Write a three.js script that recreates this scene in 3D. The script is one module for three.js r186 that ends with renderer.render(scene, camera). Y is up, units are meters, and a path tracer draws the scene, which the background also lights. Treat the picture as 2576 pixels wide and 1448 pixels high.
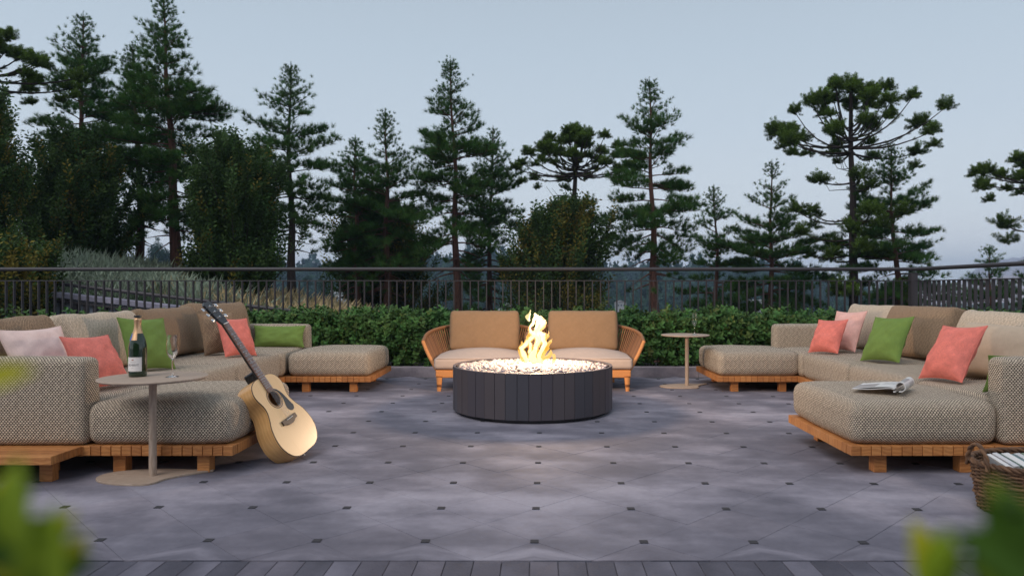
import * as THREE from 'three';
import { mergeGeometries } from 'three/addons/utils/BufferGeometryUtils.js';
import { ImprovedNoise } from 'three/addons/math/ImprovedNoise.js';
import { MarchingCubes } from 'three/addons/objects/MarchingCubes.js';
import { RoundedBoxGeometry } from 'three/addons/geometries/RoundedBoxGeometry.js';

// ---------------------------------------------------------------- camera, sky, light, exposure
const scene = new THREE.Scene();
const F = 1819, CX = 1355, CY = 727, EYE = 1.1;                       // focal length, vanishing point (photo units), eye height
const camera = new THREE.PerspectiveCamera(2 * Math.atan(724 / F) * 180 / Math.PI, 2575 / 1448, 0.05, 6000);
camera.position.set(0, EYE, 0);
camera.setViewOffset(2575, 1448, 1287.5 - CX, 724 - CY, 2575, 1448);
camera.focus = 6.4; camera.userData.fStop = 3;
const renderer = new THREE.WebGLRenderer();
renderer.toneMapping = THREE.LinearToneMapping;
renderer.toneMappingExposure = 1.1;
renderer.shadowMap.enabled = true;

{ // evening sky: colours by elevation
  const W = 256, Hh = 256, a = new Float32Array(W * Hh * 4);
  const stops = [[-90, .13, .14, .17], [-1, .40, .40, .44], [0, .86, .88, .88], [2.5, .80, .83, .86], [6, .67, .735, .79], [12, .555, .64, .725], [18, .485, .575, .665], [24, .425, .505, .59], [40, .40, .47, .555], [90, .38, .445, .53]];
  for (let j = 0; j < Hh; j++) {
    const e = (j + .5) / Hh * 180 - 90; let k = 0;
    while (k < stops.length - 2 && stops[k + 1][0] < e) k++;
    const A = stops[k], B = stops[k + 1], t = Math.min(1, Math.max(0, (e - A[0]) / (B[0] - A[0])));
    for (let i = 0; i < W; i++) { const o = (j * W + i) * 4; for (let c = 0; c < 3; c++) a[o + c] = A[c + 1] + (B[c + 1] - A[c + 1]) * t; a[o + 3] = 1; }
  }
  const sky = new THREE.DataTexture(a, W, Hh, THREE.RGBAFormat, THREE.FloatType);
  sky.mapping = THREE.EquirectangularReflectionMapping; sky.magFilter = THREE.LinearFilter; sky.needsUpdate = true;
  scene.background = sky; scene.environment = sky; scene.backgroundIntensity = 1;
}
const sun = new THREE.DirectionalLight(new THREE.Color(1, .92, .87), 1.4);
sun.position.set(-5, 10, 0); sun.target.position.set(0, 0, -7); scene.add(sun, sun.target);
sun.castShadow = true; sun.shadow.radius = 70;
Object.assign(sun.shadow.camera, { left: -30, right: 30, top: 30, bottom: -30, near: .5, far: 80 });
scene.fog = new THREE.FogExp2(new THREE.Color(.52, .71, 1), 0.00055);
const FIRE_CD = 10;

// ---------------------------------------------------------------- helpers
const V3 = THREE.Vector3, R = (d) => d * Math.PI / 180;
const rngOf = (s) => () => { s |= 0; s = s + 0x6D2B79F5 | 0; let t = Math.imul(s ^ s >>> 15, 1 | s); t = t + Math.imul(t ^ t >>> 7, 61 | t) ^ t; return ((t ^ t >>> 14) >>> 0) / 4294967296; };
const PN = new ImprovedNoise(), pn = (x, y, z = 0) => PN.noise(x + 31.7, y + 17.3, z + 5.1);
const lerp = (a, b, t) => a + (b - a) * t, clamp = (x, a, b) => Math.min(b, Math.max(a, x)), smooth = (a, b, x) => { const t = clamp((x - a) / (b - a), 0, 1); return t * t * (3 - 2 * t); };
const at = (x, y, d) => new V3((x - CX) / F * d, EYE - (y - CY) / F * d, -d);

const used = {};
function numbered(n) { used[n] = (used[n] ?? -1) + 1; return used[n] ? `${n}_${String(used[n]).padStart(3, '0')}` : n; }
function tag(o, label, category, group, kind) { o.userData = {}; if (label) o.userData.label = label; if (category) o.userData.category = category; if (group) o.userData.group = group; if (kind) o.userData.kind = kind; return o; }
function thing(name, label, category, p = [0, 0, 0], turn = 0, group, kind) {
  const o = new THREE.Group(); o.name = numbered(name); o.position.set(...(p.isVector3 ? p.toArray() : p)); o.rotation.y = turn; scene.add(o);
  return tag(o, label, category, group, kind);
}
function part(name, geo, mat, parent) { const m = new THREE.Mesh(geo, mat); m.name = name; m.castShadow = m.receiveShadow = true; if (parent) parent.add(m); else { m.name = numbered(name); scene.add(m); } return m; }
function copies(name, geo, mat, mats, parent, cols, kind = 'stuff') {
  const m = new THREE.InstancedMesh(geo, mat, mats.length); mats.forEach((x, i) => m.setMatrixAt(i, x));
  if (cols) cols.forEach((c, i) => m.setColorAt(i, c));
  m.name = parent ? name : numbered(name); m.castShadow = m.receiveShadow = true; if (kind) m.userData.kind = kind; (parent || scene).add(m); return m;
}
const UPV = new V3(0, 1, 0);
function place(p, dir, spin, s) { const q = new THREE.Quaternion().setFromUnitVectors(UPV, dir.clone().normalize()).multiply(new THREE.Quaternion().setFromAxisAngle(UPV, spin)); return new THREE.Matrix4().compose(p, q, s.isVector3 ? s : new V3(s, s, s)); }
function moved(g, x = 0, y = 0, z = 0, rx = 0, ry = 0, rz = 0) { g.applyMatrix4(new THREE.Matrix4().compose(new V3(x, y, z), new THREE.Quaternion().setFromEuler(new THREE.Euler(rx, ry, rz, 'YXZ')), new V3(1, 1, 1))); return g; }
function merge(list) { return mergeGeometries(list.map((g) => { const n = g.index ? g.toNonIndexed() : g; for (const k of Object.keys(n.attributes)) if (!['position', 'normal', 'uv'].includes(k)) n.deleteAttribute(k); return n; })); }
// uv in metres by the face's main direction; grain: axis along which u runs
function metric(g, grain = 0, du = 0, dv = 0) {
  const n = g.index ? g.toNonIndexed() : g, p = n.attributes.position, nn = n.attributes.normal, uv = new Float32Array(p.count * 2);
  for (let i = 0; i < p.count; i += 3) {
    const a = [0, 0, 0]; for (let k = 0; k < 3; k++) { a[0] += Math.abs(nn.getX(i + k)); a[1] += Math.abs(nn.getY(i + k)); a[2] += Math.abs(nn.getZ(i + k)); }
    const m = a.indexOf(Math.max(...a)), ax = [0, 1, 2].filter((x) => x !== m);
    const ua = ax.includes(grain) ? grain : ax[0], va = ax.find((x) => x !== ua);
    for (let k = 0; k < 3; k++) { const q = [p.getX(i + k), p.getY(i + k), p.getZ(i + k)]; uv[(i + k) * 2] = q[ua] + du; uv[(i + k) * 2 + 1] = q[va] + dv; }
  }
  n.setAttribute('uv', new THREE.BufferAttribute(uv, 2)); return n;
}
function bx(w, h, d, x = 0, y = 0, z = 0, grain = 0, du = 0, dv = 0) { return metric(moved(new THREE.BoxGeometry(w, h, d), x, y, z), grain, du, dv); }
function rbx(w, h, d, r, x = 0, y = 0, z = 0, grain = 0, du = 0, dv = 0) { return metric(moved(new RoundedBoxGeometry(w, h, d, 2, r), x, y, z), grain, du, dv); }
// smooth normals from shared positions
function smoothNormals(g) {
  const n = g.index ? g.toNonIndexed() : g, p = n.attributes.position, acc = new Map(), key = (i) => `${Math.round(p.getX(i) * 2e4)},${Math.round(p.getY(i) * 2e4)},${Math.round(p.getZ(i) * 2e4)}`;
  const a = new V3(), b = new V3(), c = new V3(), keys = [];
  for (let i = 0; i < p.count; i += 3) { a.fromBufferAttribute(p, i); b.fromBufferAttribute(p, i + 1); c.fromBufferAttribute(p, i + 2); b.sub(a); c.sub(a); b.cross(c); for (let k = 0; k < 3; k++) { const s = key(i + k); keys.push(s); const e = acc.get(s); if (e) e.add(b); else acc.set(s, b.clone()); } }
  const nn = new Float32Array(p.count * 3); for (const v of acc.values()) v.normalize();
  for (let i = 0; i < p.count; i++) acc.get(keys[i]).toArray(nn, i * 3);
  n.setAttribute('normal', new THREE.BufferAttribute(nn, 3)); return n;
}
// tube through points with a radius at each
function tube(pts, rad, sides = 6, closeEnds = true) {
  const P = [], N = [], U = [], I = []; const ref = new V3(0, 0, 1), t = new V3(), u = new V3(), v = new V3(); let len = 0;
  for (let i = 0; i < pts.length; i++) {
    t.copy(pts[Math.min(i + 1, pts.length - 1)]).sub(pts[Math.max(i - 1, 0)]).normalize();
    if (i) len += pts[i].distanceTo(pts[i - 1]);
    if (i === 0) { if (Math.abs(t.z) > .9) ref.set(1, 0, 0); u.copy(ref).cross(t).normalize(); } else u.addScaledVector(t, -u.dot(t)).normalize();
    v.copy(t).cross(u); const r = Array.isArray(rad) ? rad[i] : rad;
    for (let s = 0; s <= sides; s++) { const a = s / sides * Math.PI * 2, cx = Math.cos(a), sy = Math.sin(a); const n = u.clone().multiplyScalar(cx).addScaledVector(v, sy); N.push(n.x, n.y, n.z); P.push(pts[i].x + n.x * r, pts[i].y + n.y * r, pts[i].z + n.z * r); U.push(s / sides * Math.max(r, .01) * 6.28, len); }
  }
  for (let i = 0; i < pts.length - 1; i++) for (let s = 0; s < sides; s++) { const a = i * (sides + 1) + s, b = a + sides + 1; I.push(a, a + 1, b, b, a + 1, b + 1); }
  if (closeEnds) for (const e of [0, pts.length - 1]) { const c = P.length / 3; P.push(pts[e].x, pts[e].y, pts[e].z); t.copy(pts[e]).sub(pts[e ? e - 1 : 1]).normalize(); N.push(t.x, t.y, t.z); U.push(0, 0); for (let s = 0; s < sides; s++) { const a = e * (sides + 1) + s; if (e) I.push(a, a + 1, c); else I.push(a + 1, a, c); } }
  const g = new THREE.BufferGeometry(); g.setAttribute('position', new THREE.Float32BufferAttribute(P, 3)); g.setAttribute('normal', new THREE.Float32BufferAttribute(N, 3)); g.setAttribute('uv', new THREE.Float32BufferAttribute(U, 2)); g.setIndex(I); return g;
}
function tri(P, uv) { const g = new THREE.BufferGeometry(); g.setAttribute('position', new THREE.Float32BufferAttribute(P, 3)); g.setAttribute('uv', new THREE.Float32BufferAttribute(uv || new Array(P.length / 3 * 2).fill(0), 2)); g.computeVertexNormals(); return g; }

// ---------------------------------------------------------------- textures
function tnoise(seed, n) { const r = rngOf(seed), a = new Float32Array(n * n).map(() => r()); return (u, v) => { const x = ((u % 1) + 1) % 1 * n, y = ((v % 1) + 1) % 1 * n, i = Math.floor(x), j = Math.floor(y), f = x - i, g = y - j, s = f * f * (3 - 2 * f), t = g * g * (3 - 2 * g), A = (p, q) => a[(q % n) * n + (p % n)]; return lerp(lerp(A(i, j), A(i + 1, j), s), lerp(A(i, j + 1), A(i + 1, j + 1), s), t); }; }
function fbm(seed, n0, oct) { const L = []; for (let k = 0; k < oct; k++) L.push(tnoise(seed + k * 7, n0 << k)); return (u, v) => { let s = 0, w = 0, a = 1; for (const f of L) { s += a * f(u, v); w += a; a *= .55; } return s / w; }; }
function tex(w, h, fn, rep = [1, 1], srgb = true) {
  const a = new Uint8Array(w * h * 4);
  for (let j = 0; j < h; j++) for (let i = 0; i < w; i++) { const c = fn((i + .5) / w, (j + .5) / h), o = (j * w + i) * 4; for (let k = 0; k < 3; k++) a[o + k] = clamp(Math.round((c.length ? c[k] : c) * 255), 0, 255); a[o + 3] = 255; }
  const t = new THREE.DataTexture(a, w, h, THREE.RGBAFormat); t.wrapS = t.wrapT = THREE.RepeatWrapping; t.magFilter = THREE.LinearFilter; t.minFilter = THREE.LinearMipmapLinearFilter; t.generateMipmaps = true; t.repeat.set(...rep); if (srgb) t.colorSpace = THREE.SRGBColorSpace; t.needsUpdate = true; return t;
}
const again = (t, rep) => { const c = t.clone(); c.repeat.set(...rep); c.needsUpdate = true; return c; };
const mix3 = (a, b, t) => [lerp(a[0], b[0], t), lerp(a[1], b[1], t), lerp(a[2], b[2], t)];
const std = (o) => new THREE.MeshStandardMaterial(o), phys = (o) => new THREE.MeshPhysicalMaterial(o);
const rgb = (r, g, b) => new THREE.Color().setRGB(r, g, b);

// basket weave: loops of light yarn over a dark ground, 8 x 8 loops
const wv = (() => {
  const r = rngOf(5), tone = Array.from({ length: 64 }, () => r()), cell = (u, v) => {
    const y = v * 8, j = Math.floor(y); let best = 0, tn = .5;
    for (const jj of [j - 1, j, j + 1]) { const off = ((jj % 2) + 2) % 2 ? .5 : 0, x = u * 8 - off, i = Math.round(x - .5); for (const ii of [i]) { const dx = (x - .5 - ii) / .5, dy = (y - .5 - jj) / .62, e = dx * dx + dy * dy, hgt = e < 1 ? Math.sqrt(1 - e) : 0; if (hgt > best) { best = hgt; tn = tone[(((ii % 8) + 8) % 8) + 8 * (((jj % 8) + 8) % 8)]; } } }
    return [best, tn];
  };
  const fine = fbm(81, 32, 2);
  return { color: (light, dark, lo = .46, hi = .86) => tex(256, 256, (u, v) => { const [hh, t] = cell(u, v); return mix3(dark, light.map((c) => c * (.9 + .16 * t + .12 * (fine(u, v) - .5))), smooth(lo, hi, hh)); }, [1, 1]), bump: tex(256, 256, (u, v) => cell(u, v)[0], [1, 1], false) };
})();
const WU = 1 / .15, WV = 1 / .086;
const weaveCol = wv.color([.87, .805, .715], [.20, .15, .125]), weaveCol2 = wv.color([.70, .59, .475], [.22, .155, .115], .36, .76), weaveCol3 = wv.color([.86, .79, .70], [.45, .375, .315], .25, .65);
const weaveMat = (c, s, b = .003) => std({ map: again(c, [WU * s, WV * s]), bumpMap: again(wv.bump, [WU * s, WV * s]), bumpScale: b, roughness: .93 });
const weave = weaveMat(weaveCol, 1), weaveBrown = weaveMat(weaveCol2, 1.35, .002), weaveSand = weaveMat(weaveCol3, 1.35, .002);

const linenN = fbm(11, 64, 2), linenC = fbm(19, 8, 4);
const linenBump = tex(256, 256, (u, v) => .5 + .25 * Math.sin(u * 402) * Math.sin(v * 402) + .5 * (linenN(u, v) - .5), [5, 5], false);
const linen = (c, amt = .16) => std({ color: 0xffffff, map: tex(256, 256, (u, v) => c.map((x) => x * (1 - amt / 2 + amt * (linenC(u, v) * .6 + linenN(u, v) * .4))), [4, 4]), bumpMap: linenBump, bumpScale: .0012, roughness: .95 });
const coral = linen([.855, .475, .425], .3), green = linen([.42, .52, .245], .2), pinkStripe = linen([.88, .69, .645], .2), blush = linen([.91, .80, .765], .14), plainSand = linen([.74, .665, .58], .12);
const chairCloth = linen([.55, .44, .33], .12), chairSeatCloth = linen([.70, .63, .585], .1);

const woodF = fbm(33, 4, 4), woodG = fbm(37, 8, 3);
const woodTex = (light, dark, rep) => tex(512, 512, (u, v) => { const ring = Math.sin((v * 14 + woodF(u * 1, v) * 3.2) * 6.283) * .5 + .5, fib = woodG(u * 2, v * 24); return mix3(light, dark, clamp(.55 * ring * (.4 + .6 * woodF(u, v)) + .6 * (fib - .32), 0, 1)); }, rep);
const teakTex = woodTex([.80, .555, .325], [.575, .35, .17], [1.6, 3.2]);
const teak = [[1, 1, 1], [.86, .82, .78], [.95, .9, .82], [.78, .72, .66]].map((c) => std({ map: teakTex, color: rgb(...c), roughness: .62 }));
const teakPick = (r) => teak[Math.floor(r() * 4)];
const greyWood = std({ map: woodTex([.72, .64, .57], [.56, .48, .415], [1.5, 3]), roughness: .7 });
const spruce = phys({ map: woodTex([.93, .785, .58], [.88, .715, .49], [.6, 5]), roughness: .35, clearcoat: .4, clearcoatRoughness: .25 });
const maple = phys({ map: woodTex([.86, .68, .45], [.76, .55, .32], [.9, 3]), roughness: .35, clearcoat: .4, clearcoatRoughness: .25 });
const darkWood = std({ color: rgb(.035, .02, .016), roughness: .45 }), blackGloss = phys({ color: rgb(.012, .011, .012), roughness: .25, clearcoat: .5 }), chrome = std({ color: rgb(.75, .75, .76), metalness: 1, roughness: .25 });

// concrete tile: cloudy patches over metres, streaks, fine pits
const cl = fbm(51, 4, 5), cl2 = fbm(57, 3, 4), grit = fbm(63, 128, 2), streak = fbm(67, 4, 4);
const tileTex = tex(1024, 1024, (u, v) => { const w = cl2(u, v) * .5, c = cl(u + w * .2, v) * .55 + streak(u, v * 3) * .45, k = smooth(.3, .7, c * .8 + .2 * cl(u * 3, v * 3)), g = grit(u, v) - .5; const t = mix3([.37, .363, .408], [.61, .592, .635], k); return t.map((x) => x + g * .045); }, [1 / 2.5, 1 / 2.5]);
const tileRough = tex(512, 512, (u, v) => .86 + .2 * (cl(u, v) - .5) + .15 * (grit(u, v) - .5), [1 / 2.5, 1 / 2.5], false);
const tileBump = tex(512, 512, (u, v) => .5 + .5 * (grit(u * 2, v * 2) - .5) + .4 * (cl(u * 2, v * 2) - .5), [1 / 1.3, 1 / 1.3], false);
const tileMats = [[1, 1, 1], [.985, .985, .99], [1.0, .985, .98], [.965, .965, .975]].map((c) => std({ color: rgb(...c), map: tileTex, roughnessMap: tileRough, roughness: 1, bumpMap: tileBump, bumpScale: .002 }));
const slateMats = [[.55, .56, .6], [.48, .49, .53], [.62, .61, .64], [.4, .41, .45]].map((c) => std({ color: rgb(...c), map: tileTex, roughnessMap: tileRough, roughness: 1, bumpMap: tileBump, bumpScale: .004 }));
const grout = std({ color: rgb(.1, .098, .11), roughness: .95 }), insetMat = std({ color: rgb(.035, .035, .042), roughness: .95 });
const concrete = std({ color: rgb(1.5, 1.38, 1.26), map: tileTex, roughness: .9 });
const metalDark = std({ color: rgb(.042, .036, .041), roughness: .5 });
const barkN = fbm(71, 8, 4), barkTex = (a, b) => tex(256, 512, (u, v) => mix3(a, b, clamp(barkN(u * 2, v * .6) * 1.6 - .3, 0, 1)), [3, .8]);
const barkBump = tex(256, 512, (u, v) => barkN(u * 2, v * .6), [3, .8], false);
const barkRed = std({ map: barkTex([.24, .16, .14], [.46, .31, .26]), bumpMap: barkBump, bumpScale: .03, roughness: .95 }), barkDark = std({ map: barkTex([.13, .11, .11], [.27, .225, .21]), bumpMap: barkBump, bumpScale: .03, roughness: .95 });
const leafMat = (r, g, b, t = .25, rough = .55) => phys({ color: rgb(r, g, b), roughness: rough, side: THREE.DoubleSide, transmission: t, thickness: 0, specularIntensity: .22 });

// ---------------------------------------------------------------- ground, hills, mountains
function groundY(x, d) {
  const a = x / d;                                                      // bearing
  let y = -.45 - .075 * clamp(d - 10.5, 0, 60);
  if (d < 40) { const ridge = clamp(-.08 + (-3.83 - x) * .195, -6, 2.1), w = smooth(10.6, 14.6, d) * (1 - smooth(17, 30, d)); const low = -.45 + clamp((-3.5 - x) * .1, 0, .55); y = lerp(Math.min(low, y + 9), y, smooth(12, 18, d)); if (x < -2.2) y = lerp(y, ridge, w * smooth(-2.2, -4, x)); }
  if (d > 60) y = lerp(y, -11, smooth(60, 180, d));
  const px = CX + a * F, top = px < 600 ? 702 : px < 1080 ? lerp(705, 690, (px - 600) / 480) : px < 1330 ? 684 : px < 1560 ? lerp(684, 706, (px - 1330) / 230) : px < 1950 ? 706 : lerp(706, 770, clamp((px - 1950) / 230, 0, 1));
  const rough = pn(a * 24, d * .012) * 5 + pn(a * 60, d * .03, 9) * 2, ridgeY = EYE + (CY - top) / F * 500;
  if (d > 180) y = lerp(-11, ridgeY, smooth(180, 500, d) ** .8) + rough * smooth(200, 400, d);
  if (d > 500) y = lerp(ridgeY + rough, -30, smooth(500, 900, d));
  return y + pn(x * .35, d * .35) * .12 * (1 - smooth(30, 90, d));
}
{
  const ds = []; for (let d = 10.45; d < 1900; d *= d < 40 ? 1.035 : 1.06) ds.push(d);
  const na = 240, P = [], U = [], I = [];
  ds.forEach((d) => { for (let k = 0; k <= na; k++) { const x = d * lerp(-2.4, 1.9, k / na); P.push(x, groundY(x, d), -d); U.push(x / 8, d / 8); } });
  for (let i = 0; i < ds.length - 1; i++) for (let k = 0; k < na; k++) { const a = i * (na + 1) + k, b = a + na + 1; I.push(a, a + 1, b, b, a + 1, b + 1); }
  const g = new THREE.BufferGeometry(); g.setAttribute('position', new THREE.Float32BufferAttribute(P, 3)); g.setAttribute('uv', new THREE.Float32BufferAttribute(U, 2)); g.setIndex(I); g.computeVertexNormals();
  const f = fbm(91, 6, 5), m = std({ map: tex(512, 512, (u, v) => mix3([.12, .17, .10], [.25, .27, .16], f(u, v))), roughness: 1 });
  tag(part('terrain', g, m), 'grassy terrain falling away beyond the fence to dark hills', null, null, 'structure');
}
{ // far mountains at the right, haze painted in as paler rock
  const hazedRock = std({ map: tex(256, 256, ((f) => (u, v) => mix3([.62, .57, .58], [.78, .73, .72], f(u, v)))(fbm(97, 6, 4)), [6, 2]), roughness: 1 });
  const range = (label, dist, prof, seed) => {
    const P = [], U = [], I = [], n = 160, rows = 14, x0 = prof[0][0], x1 = prof[prof.length - 1][0];
    for (let r = 0; r <= rows; r++) for (let i = 0; i <= n; i++) {
      const px = lerp(x0, x1, i / n); let k = 0; while (k < prof.length - 2 && prof[k + 1][0] < px) k++;
      const ty = lerp(prof[k][1], prof[k + 1][1], (px - prof[k][0]) / (prof[k + 1][0] - prof[k][0])), t = r / rows, d = dist * (1 + .22 * (t - .5) * 2), hump = 1 - Math.abs(t - .6) / .6;
      const p = at(px, ty, dist), x = p.x, y = lerp(-40, p.y, Math.max(0, hump) ** .75) + (pn(px * .03 + seed, t * 5) * .09 + pn(px * .1, t * 9, seed) * .04) * Math.max(10, p.y);
      P.push(x * d / dist, y, -d); U.push(i / n, t);
    }
    for (let r = 0; r < rows; r++) for (let i = 0; i < n; i++) { const a = r * (n + 1) + i, b = a + n + 1; I.push(a, a + 1, b, b, a + 1, b + 1); }
    const g = new THREE.BufferGeometry(); g.setAttribute('position', new THREE.Float32BufferAttribute(P, 3)); g.setAttribute('uv', new THREE.Float32BufferAttribute(U, 2)); g.setIndex(I); g.computeVertexNormals();
    tag(part('mountain', g, hazedRock), label, null, null, 'structure');
  };
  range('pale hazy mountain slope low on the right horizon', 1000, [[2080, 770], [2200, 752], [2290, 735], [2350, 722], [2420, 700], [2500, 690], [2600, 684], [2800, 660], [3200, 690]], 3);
  range('flat topped far mountain with haze painted into its pale rock', 1650, [[2380, 735], [2470, 660], [2495, 646], [2540, 640], [2600, 636], [2700, 638], [2850, 660], [3100, 700]], 8);
}

// ---------------------------------------------------------------- terrace paving
{
  const D = .476, S = D / Math.SQRT2 - .0016, rr = rngOf(404), th = R(.56);
  const floor = thing('terrace_floor', 'grey concrete terrace floor of diagonal tiles with small dark insets', null, [0, 0, 0], 0, null, 'structure');
  const bed = part('floor_bed', bx(14.4, .1, 15.4, -.7, -.062, -1.5), grout, floor);
  // rows of insets at photo rows; a lattice point under column 0
  const o = at(1344, 1362, EYE * F / (1362 - CY)), ux = new V3(Math.cos(th), 0, Math.sin(th)), uz = new V3(-Math.sin(th), 0, Math.cos(th));
  const tiles = [], insets = [];
  for (let j = -16; j < 3; j++) for (let i = -16; i < 16; i++) {
    for (const [a, b] of [[i + .5, j], [i, j + .5]]) tiles.push([a, b]); insets.push([i, j]);
  }
  const pos = ([a, b]) => o.clone().addScaledVector(ux, a * D).addScaledVector(uz, b * D);
  const inView = (p) => { const d = -p.z; if (d < 2.70 || d > 9.3) return false; return p.x > -7.6 && p.x < 4.5; }; const seen = (p) => Math.abs(p.x) < (p.x < 0 ? .76 : .69) * -p.z + .35;
  const geo = () => { const s = new THREE.Shape([[-1, -1], [1, -1], [1, 1], [-1, 1]].map(([x, y]) => new THREE.Vector2(x * S / 2, y * S / 2))); return new THREE.ExtrudeGeometry(s, { depth: .0106, bevelEnabled: true, bevelThickness: .0008, bevelSize: .0008, bevelSegments: 1, bevelOffset: -.0008 }).rotateX(-Math.PI / 2).rotateY(Math.PI / 4 - th).translate(0, -.0115, 0); };
  const tg = geo(); const list = tiles.map(pos).filter(inView).filter((p) => -p.z + S * .72 < 9.32 && -p.z > 2.935 - .232).sort((a, b) => (seen(b) - seen(a)) || b.z - a.z);
  const at2 = (g, p, mi) => { const c = g.clone(); const q = c.attributes.position, uv = new Float32Array(q.count * 2), du = 0; for (let k = 0; k < q.count; k++) { uv[2 * k] = q.getX(k) + p.x + du; uv[2 * k + 1] = q.getZ(k) + p.z + du; } c.setAttribute('uv', new THREE.BufferAttribute(uv, 2)); return c; };
  // tiles near the front border are cut along it
  const cut = (g) => { const q = g.attributes.position; return g; };
  const rest = [[], [], [], []];
  list.forEach((p, k) => {
    const mi = Math.floor(rr() * 3.4); let g = at2(tg, p, mi);
    const q = g.attributes.position; for (let v = 0; v < q.count; v++) if (q.getZ(v) + p.z > -2.935) q.setZ(v, -2.935 - p.z);
    const dy = (rr() - .5) * .0012;
    if (k < 300) { const m = part('tile', g, tileMats[mi], floor); m.position.set(p.x, dy, p.z); } else rest[mi].push(g.translate(p.x, dy, p.z));
  });
  rest.forEach((r, k) => { if (r.length) { const m = part('tiles_far', merge(r), tileMats[k], floor); m.userData.kind = 'stuff'; } });
  const ig = bx(.036, .006, .036, 0, .0004, 0); insets.map(pos).filter(inView).filter((p) => p.z < -2.96 && seen(p)).forEach((p) => { const m = part('inset_tile', ig, insetMat, floor); m.position.copy(p); m.rotation.y = -th; });
  // border of narrow slate planks nearest the camera
  const pr = rngOf(9); for (let i = -22; i < 22; i++) { const x = i * .1135 + .02; const g = rbx(.1105, .02, .8, .002, x, -.0125 + (pr() - .5) * .0015, -2.53, 2, pr() * 3, pr() * 3); part('border_plank', g, slateMats[Math.floor(pr() * 4)], floor); }
  // floor behind the camera
  part('rear_slab', bx(14.4, .02, 8.2, -.7, -.011, 1.972), tileMats[3], floor);
}
{ // planter kerb and soil
  const k = thing('planter_kerb', 'low pale concrete kerb along the foot of the hedge', 'kerb', [0, 0, 0]);
  let x = -7.9; while (x < 4.5) { const w = Math.min(2.48, 4.62 - x); part('kerb_stone', rbx(w - .003, .13, .16, .006, x + w / 2, .05, -9.2), concrete, k); x += 2.48; }
  for (let z = -9.12; z < -4.5; z += 2.3) part('kerb_stone', rbx(.16, .13, 2.297, .006, 4.7, .05, z + 1.15 + .0), concrete, k);
  const soilM = std({ map: tex(256, 256, ((f) => (u, v) => mix3([.12, .09, .07], [.24, .19, .15], f(u, v)))(fbm(3, 16, 4)), [4, 4]), roughness: 1 });
  tag(part('planter_soil', merge([bx(13.2, .5, 1.0, -1.3, -.19, -9.78), bx(.72, .5, 5.4, 5.14, -.19, -6.55)]), soilM), 'dark soil of the planting bed under the hedge', null, null, 'structure');
}

{ // unseen house wall added behind the viewer, keeps sky off faces turned to it
  const w = std({ color: rgb(.11, .095, .085), roughness: .8 }), g = phys({ color: rgb(.03, .035, .04), roughness: .05 });
  const h = new THREE.Group(); h.name = 'added_house_wall'; scene.add(h); tag(h, null, null, null, 'structure');
  part('wall', bx(17, 4.4, .3, 0, 2.2, 6.2), w, h);
  for (const x of [-5.4, -1.8, 1.8, 5.4]) part('window', bx(3.3, 2.6, .08, x, 1.35, 6.03), g, h);
}

// ---------------------------------------------------------------- fences
{
  const f = thing('metal_fence', 'long dark metal fence with round handrail behind the hedge, facing the terrace', 'fence');
  const RY = EYE + 50 / F * 10, SY = EYE + 21 / F * 10;
  part('handrail', tube([new V3(-8.6, RY, -10), new V3(5.18, RY, -10)], .026, 12), metalDark, f);
  part('top_bar', rbx(13.7, .012, .045, .003, -1.69, SY, -10), metalDark, f);
  part('bottom_bar', rbx(13.7, .012, .045, .003, -1.69, .12, -10), metalDark, f);
  const bg = rbx(.0145, SY - .138, .042, .002, 0, (SY + .126) / 2, 0);
  for (let x = -8.5; x < 5.1; x += .1127) { const b = part('baluster', bg, metalDark, f); b.position.set(x, 0, -10); }
  const pg = rbx(.09, RY - .05, .09, .004, 0, (RY - .05) / 2, 0);
  for (const x of [5.18]) { const b = part('post', pg, metalDark, f); b.position.set(x, 0, -10); }
  const s = thing('metal_fence', 'dark metal side fence running towards the viewer from the right corner post', 'fence');
  part('handrail', tube([new V3(5.18, RY, -9.975), new V3(5.23, RY, -4.6)], .026, 12), metalDark, s);
  part('top_bar', rbx(.045, .012, 5.3, .003, 5.2, SY, -7.28), metalDark, s);
  part('bottom_bar', rbx(.045, .012, 5.3, .003, 5.2, .12, -7.28), metalDark, s);
  const bg2 = rbx(.042, SY - .138, .011, .002, 0, (SY + .126) / 2, 0);
  for (let z = -9.84; z < -4.7; z += .1127) { const b = part('baluster', bg2, metalDark, s); b.position.set(5.2, 0, z); }
}
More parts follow.
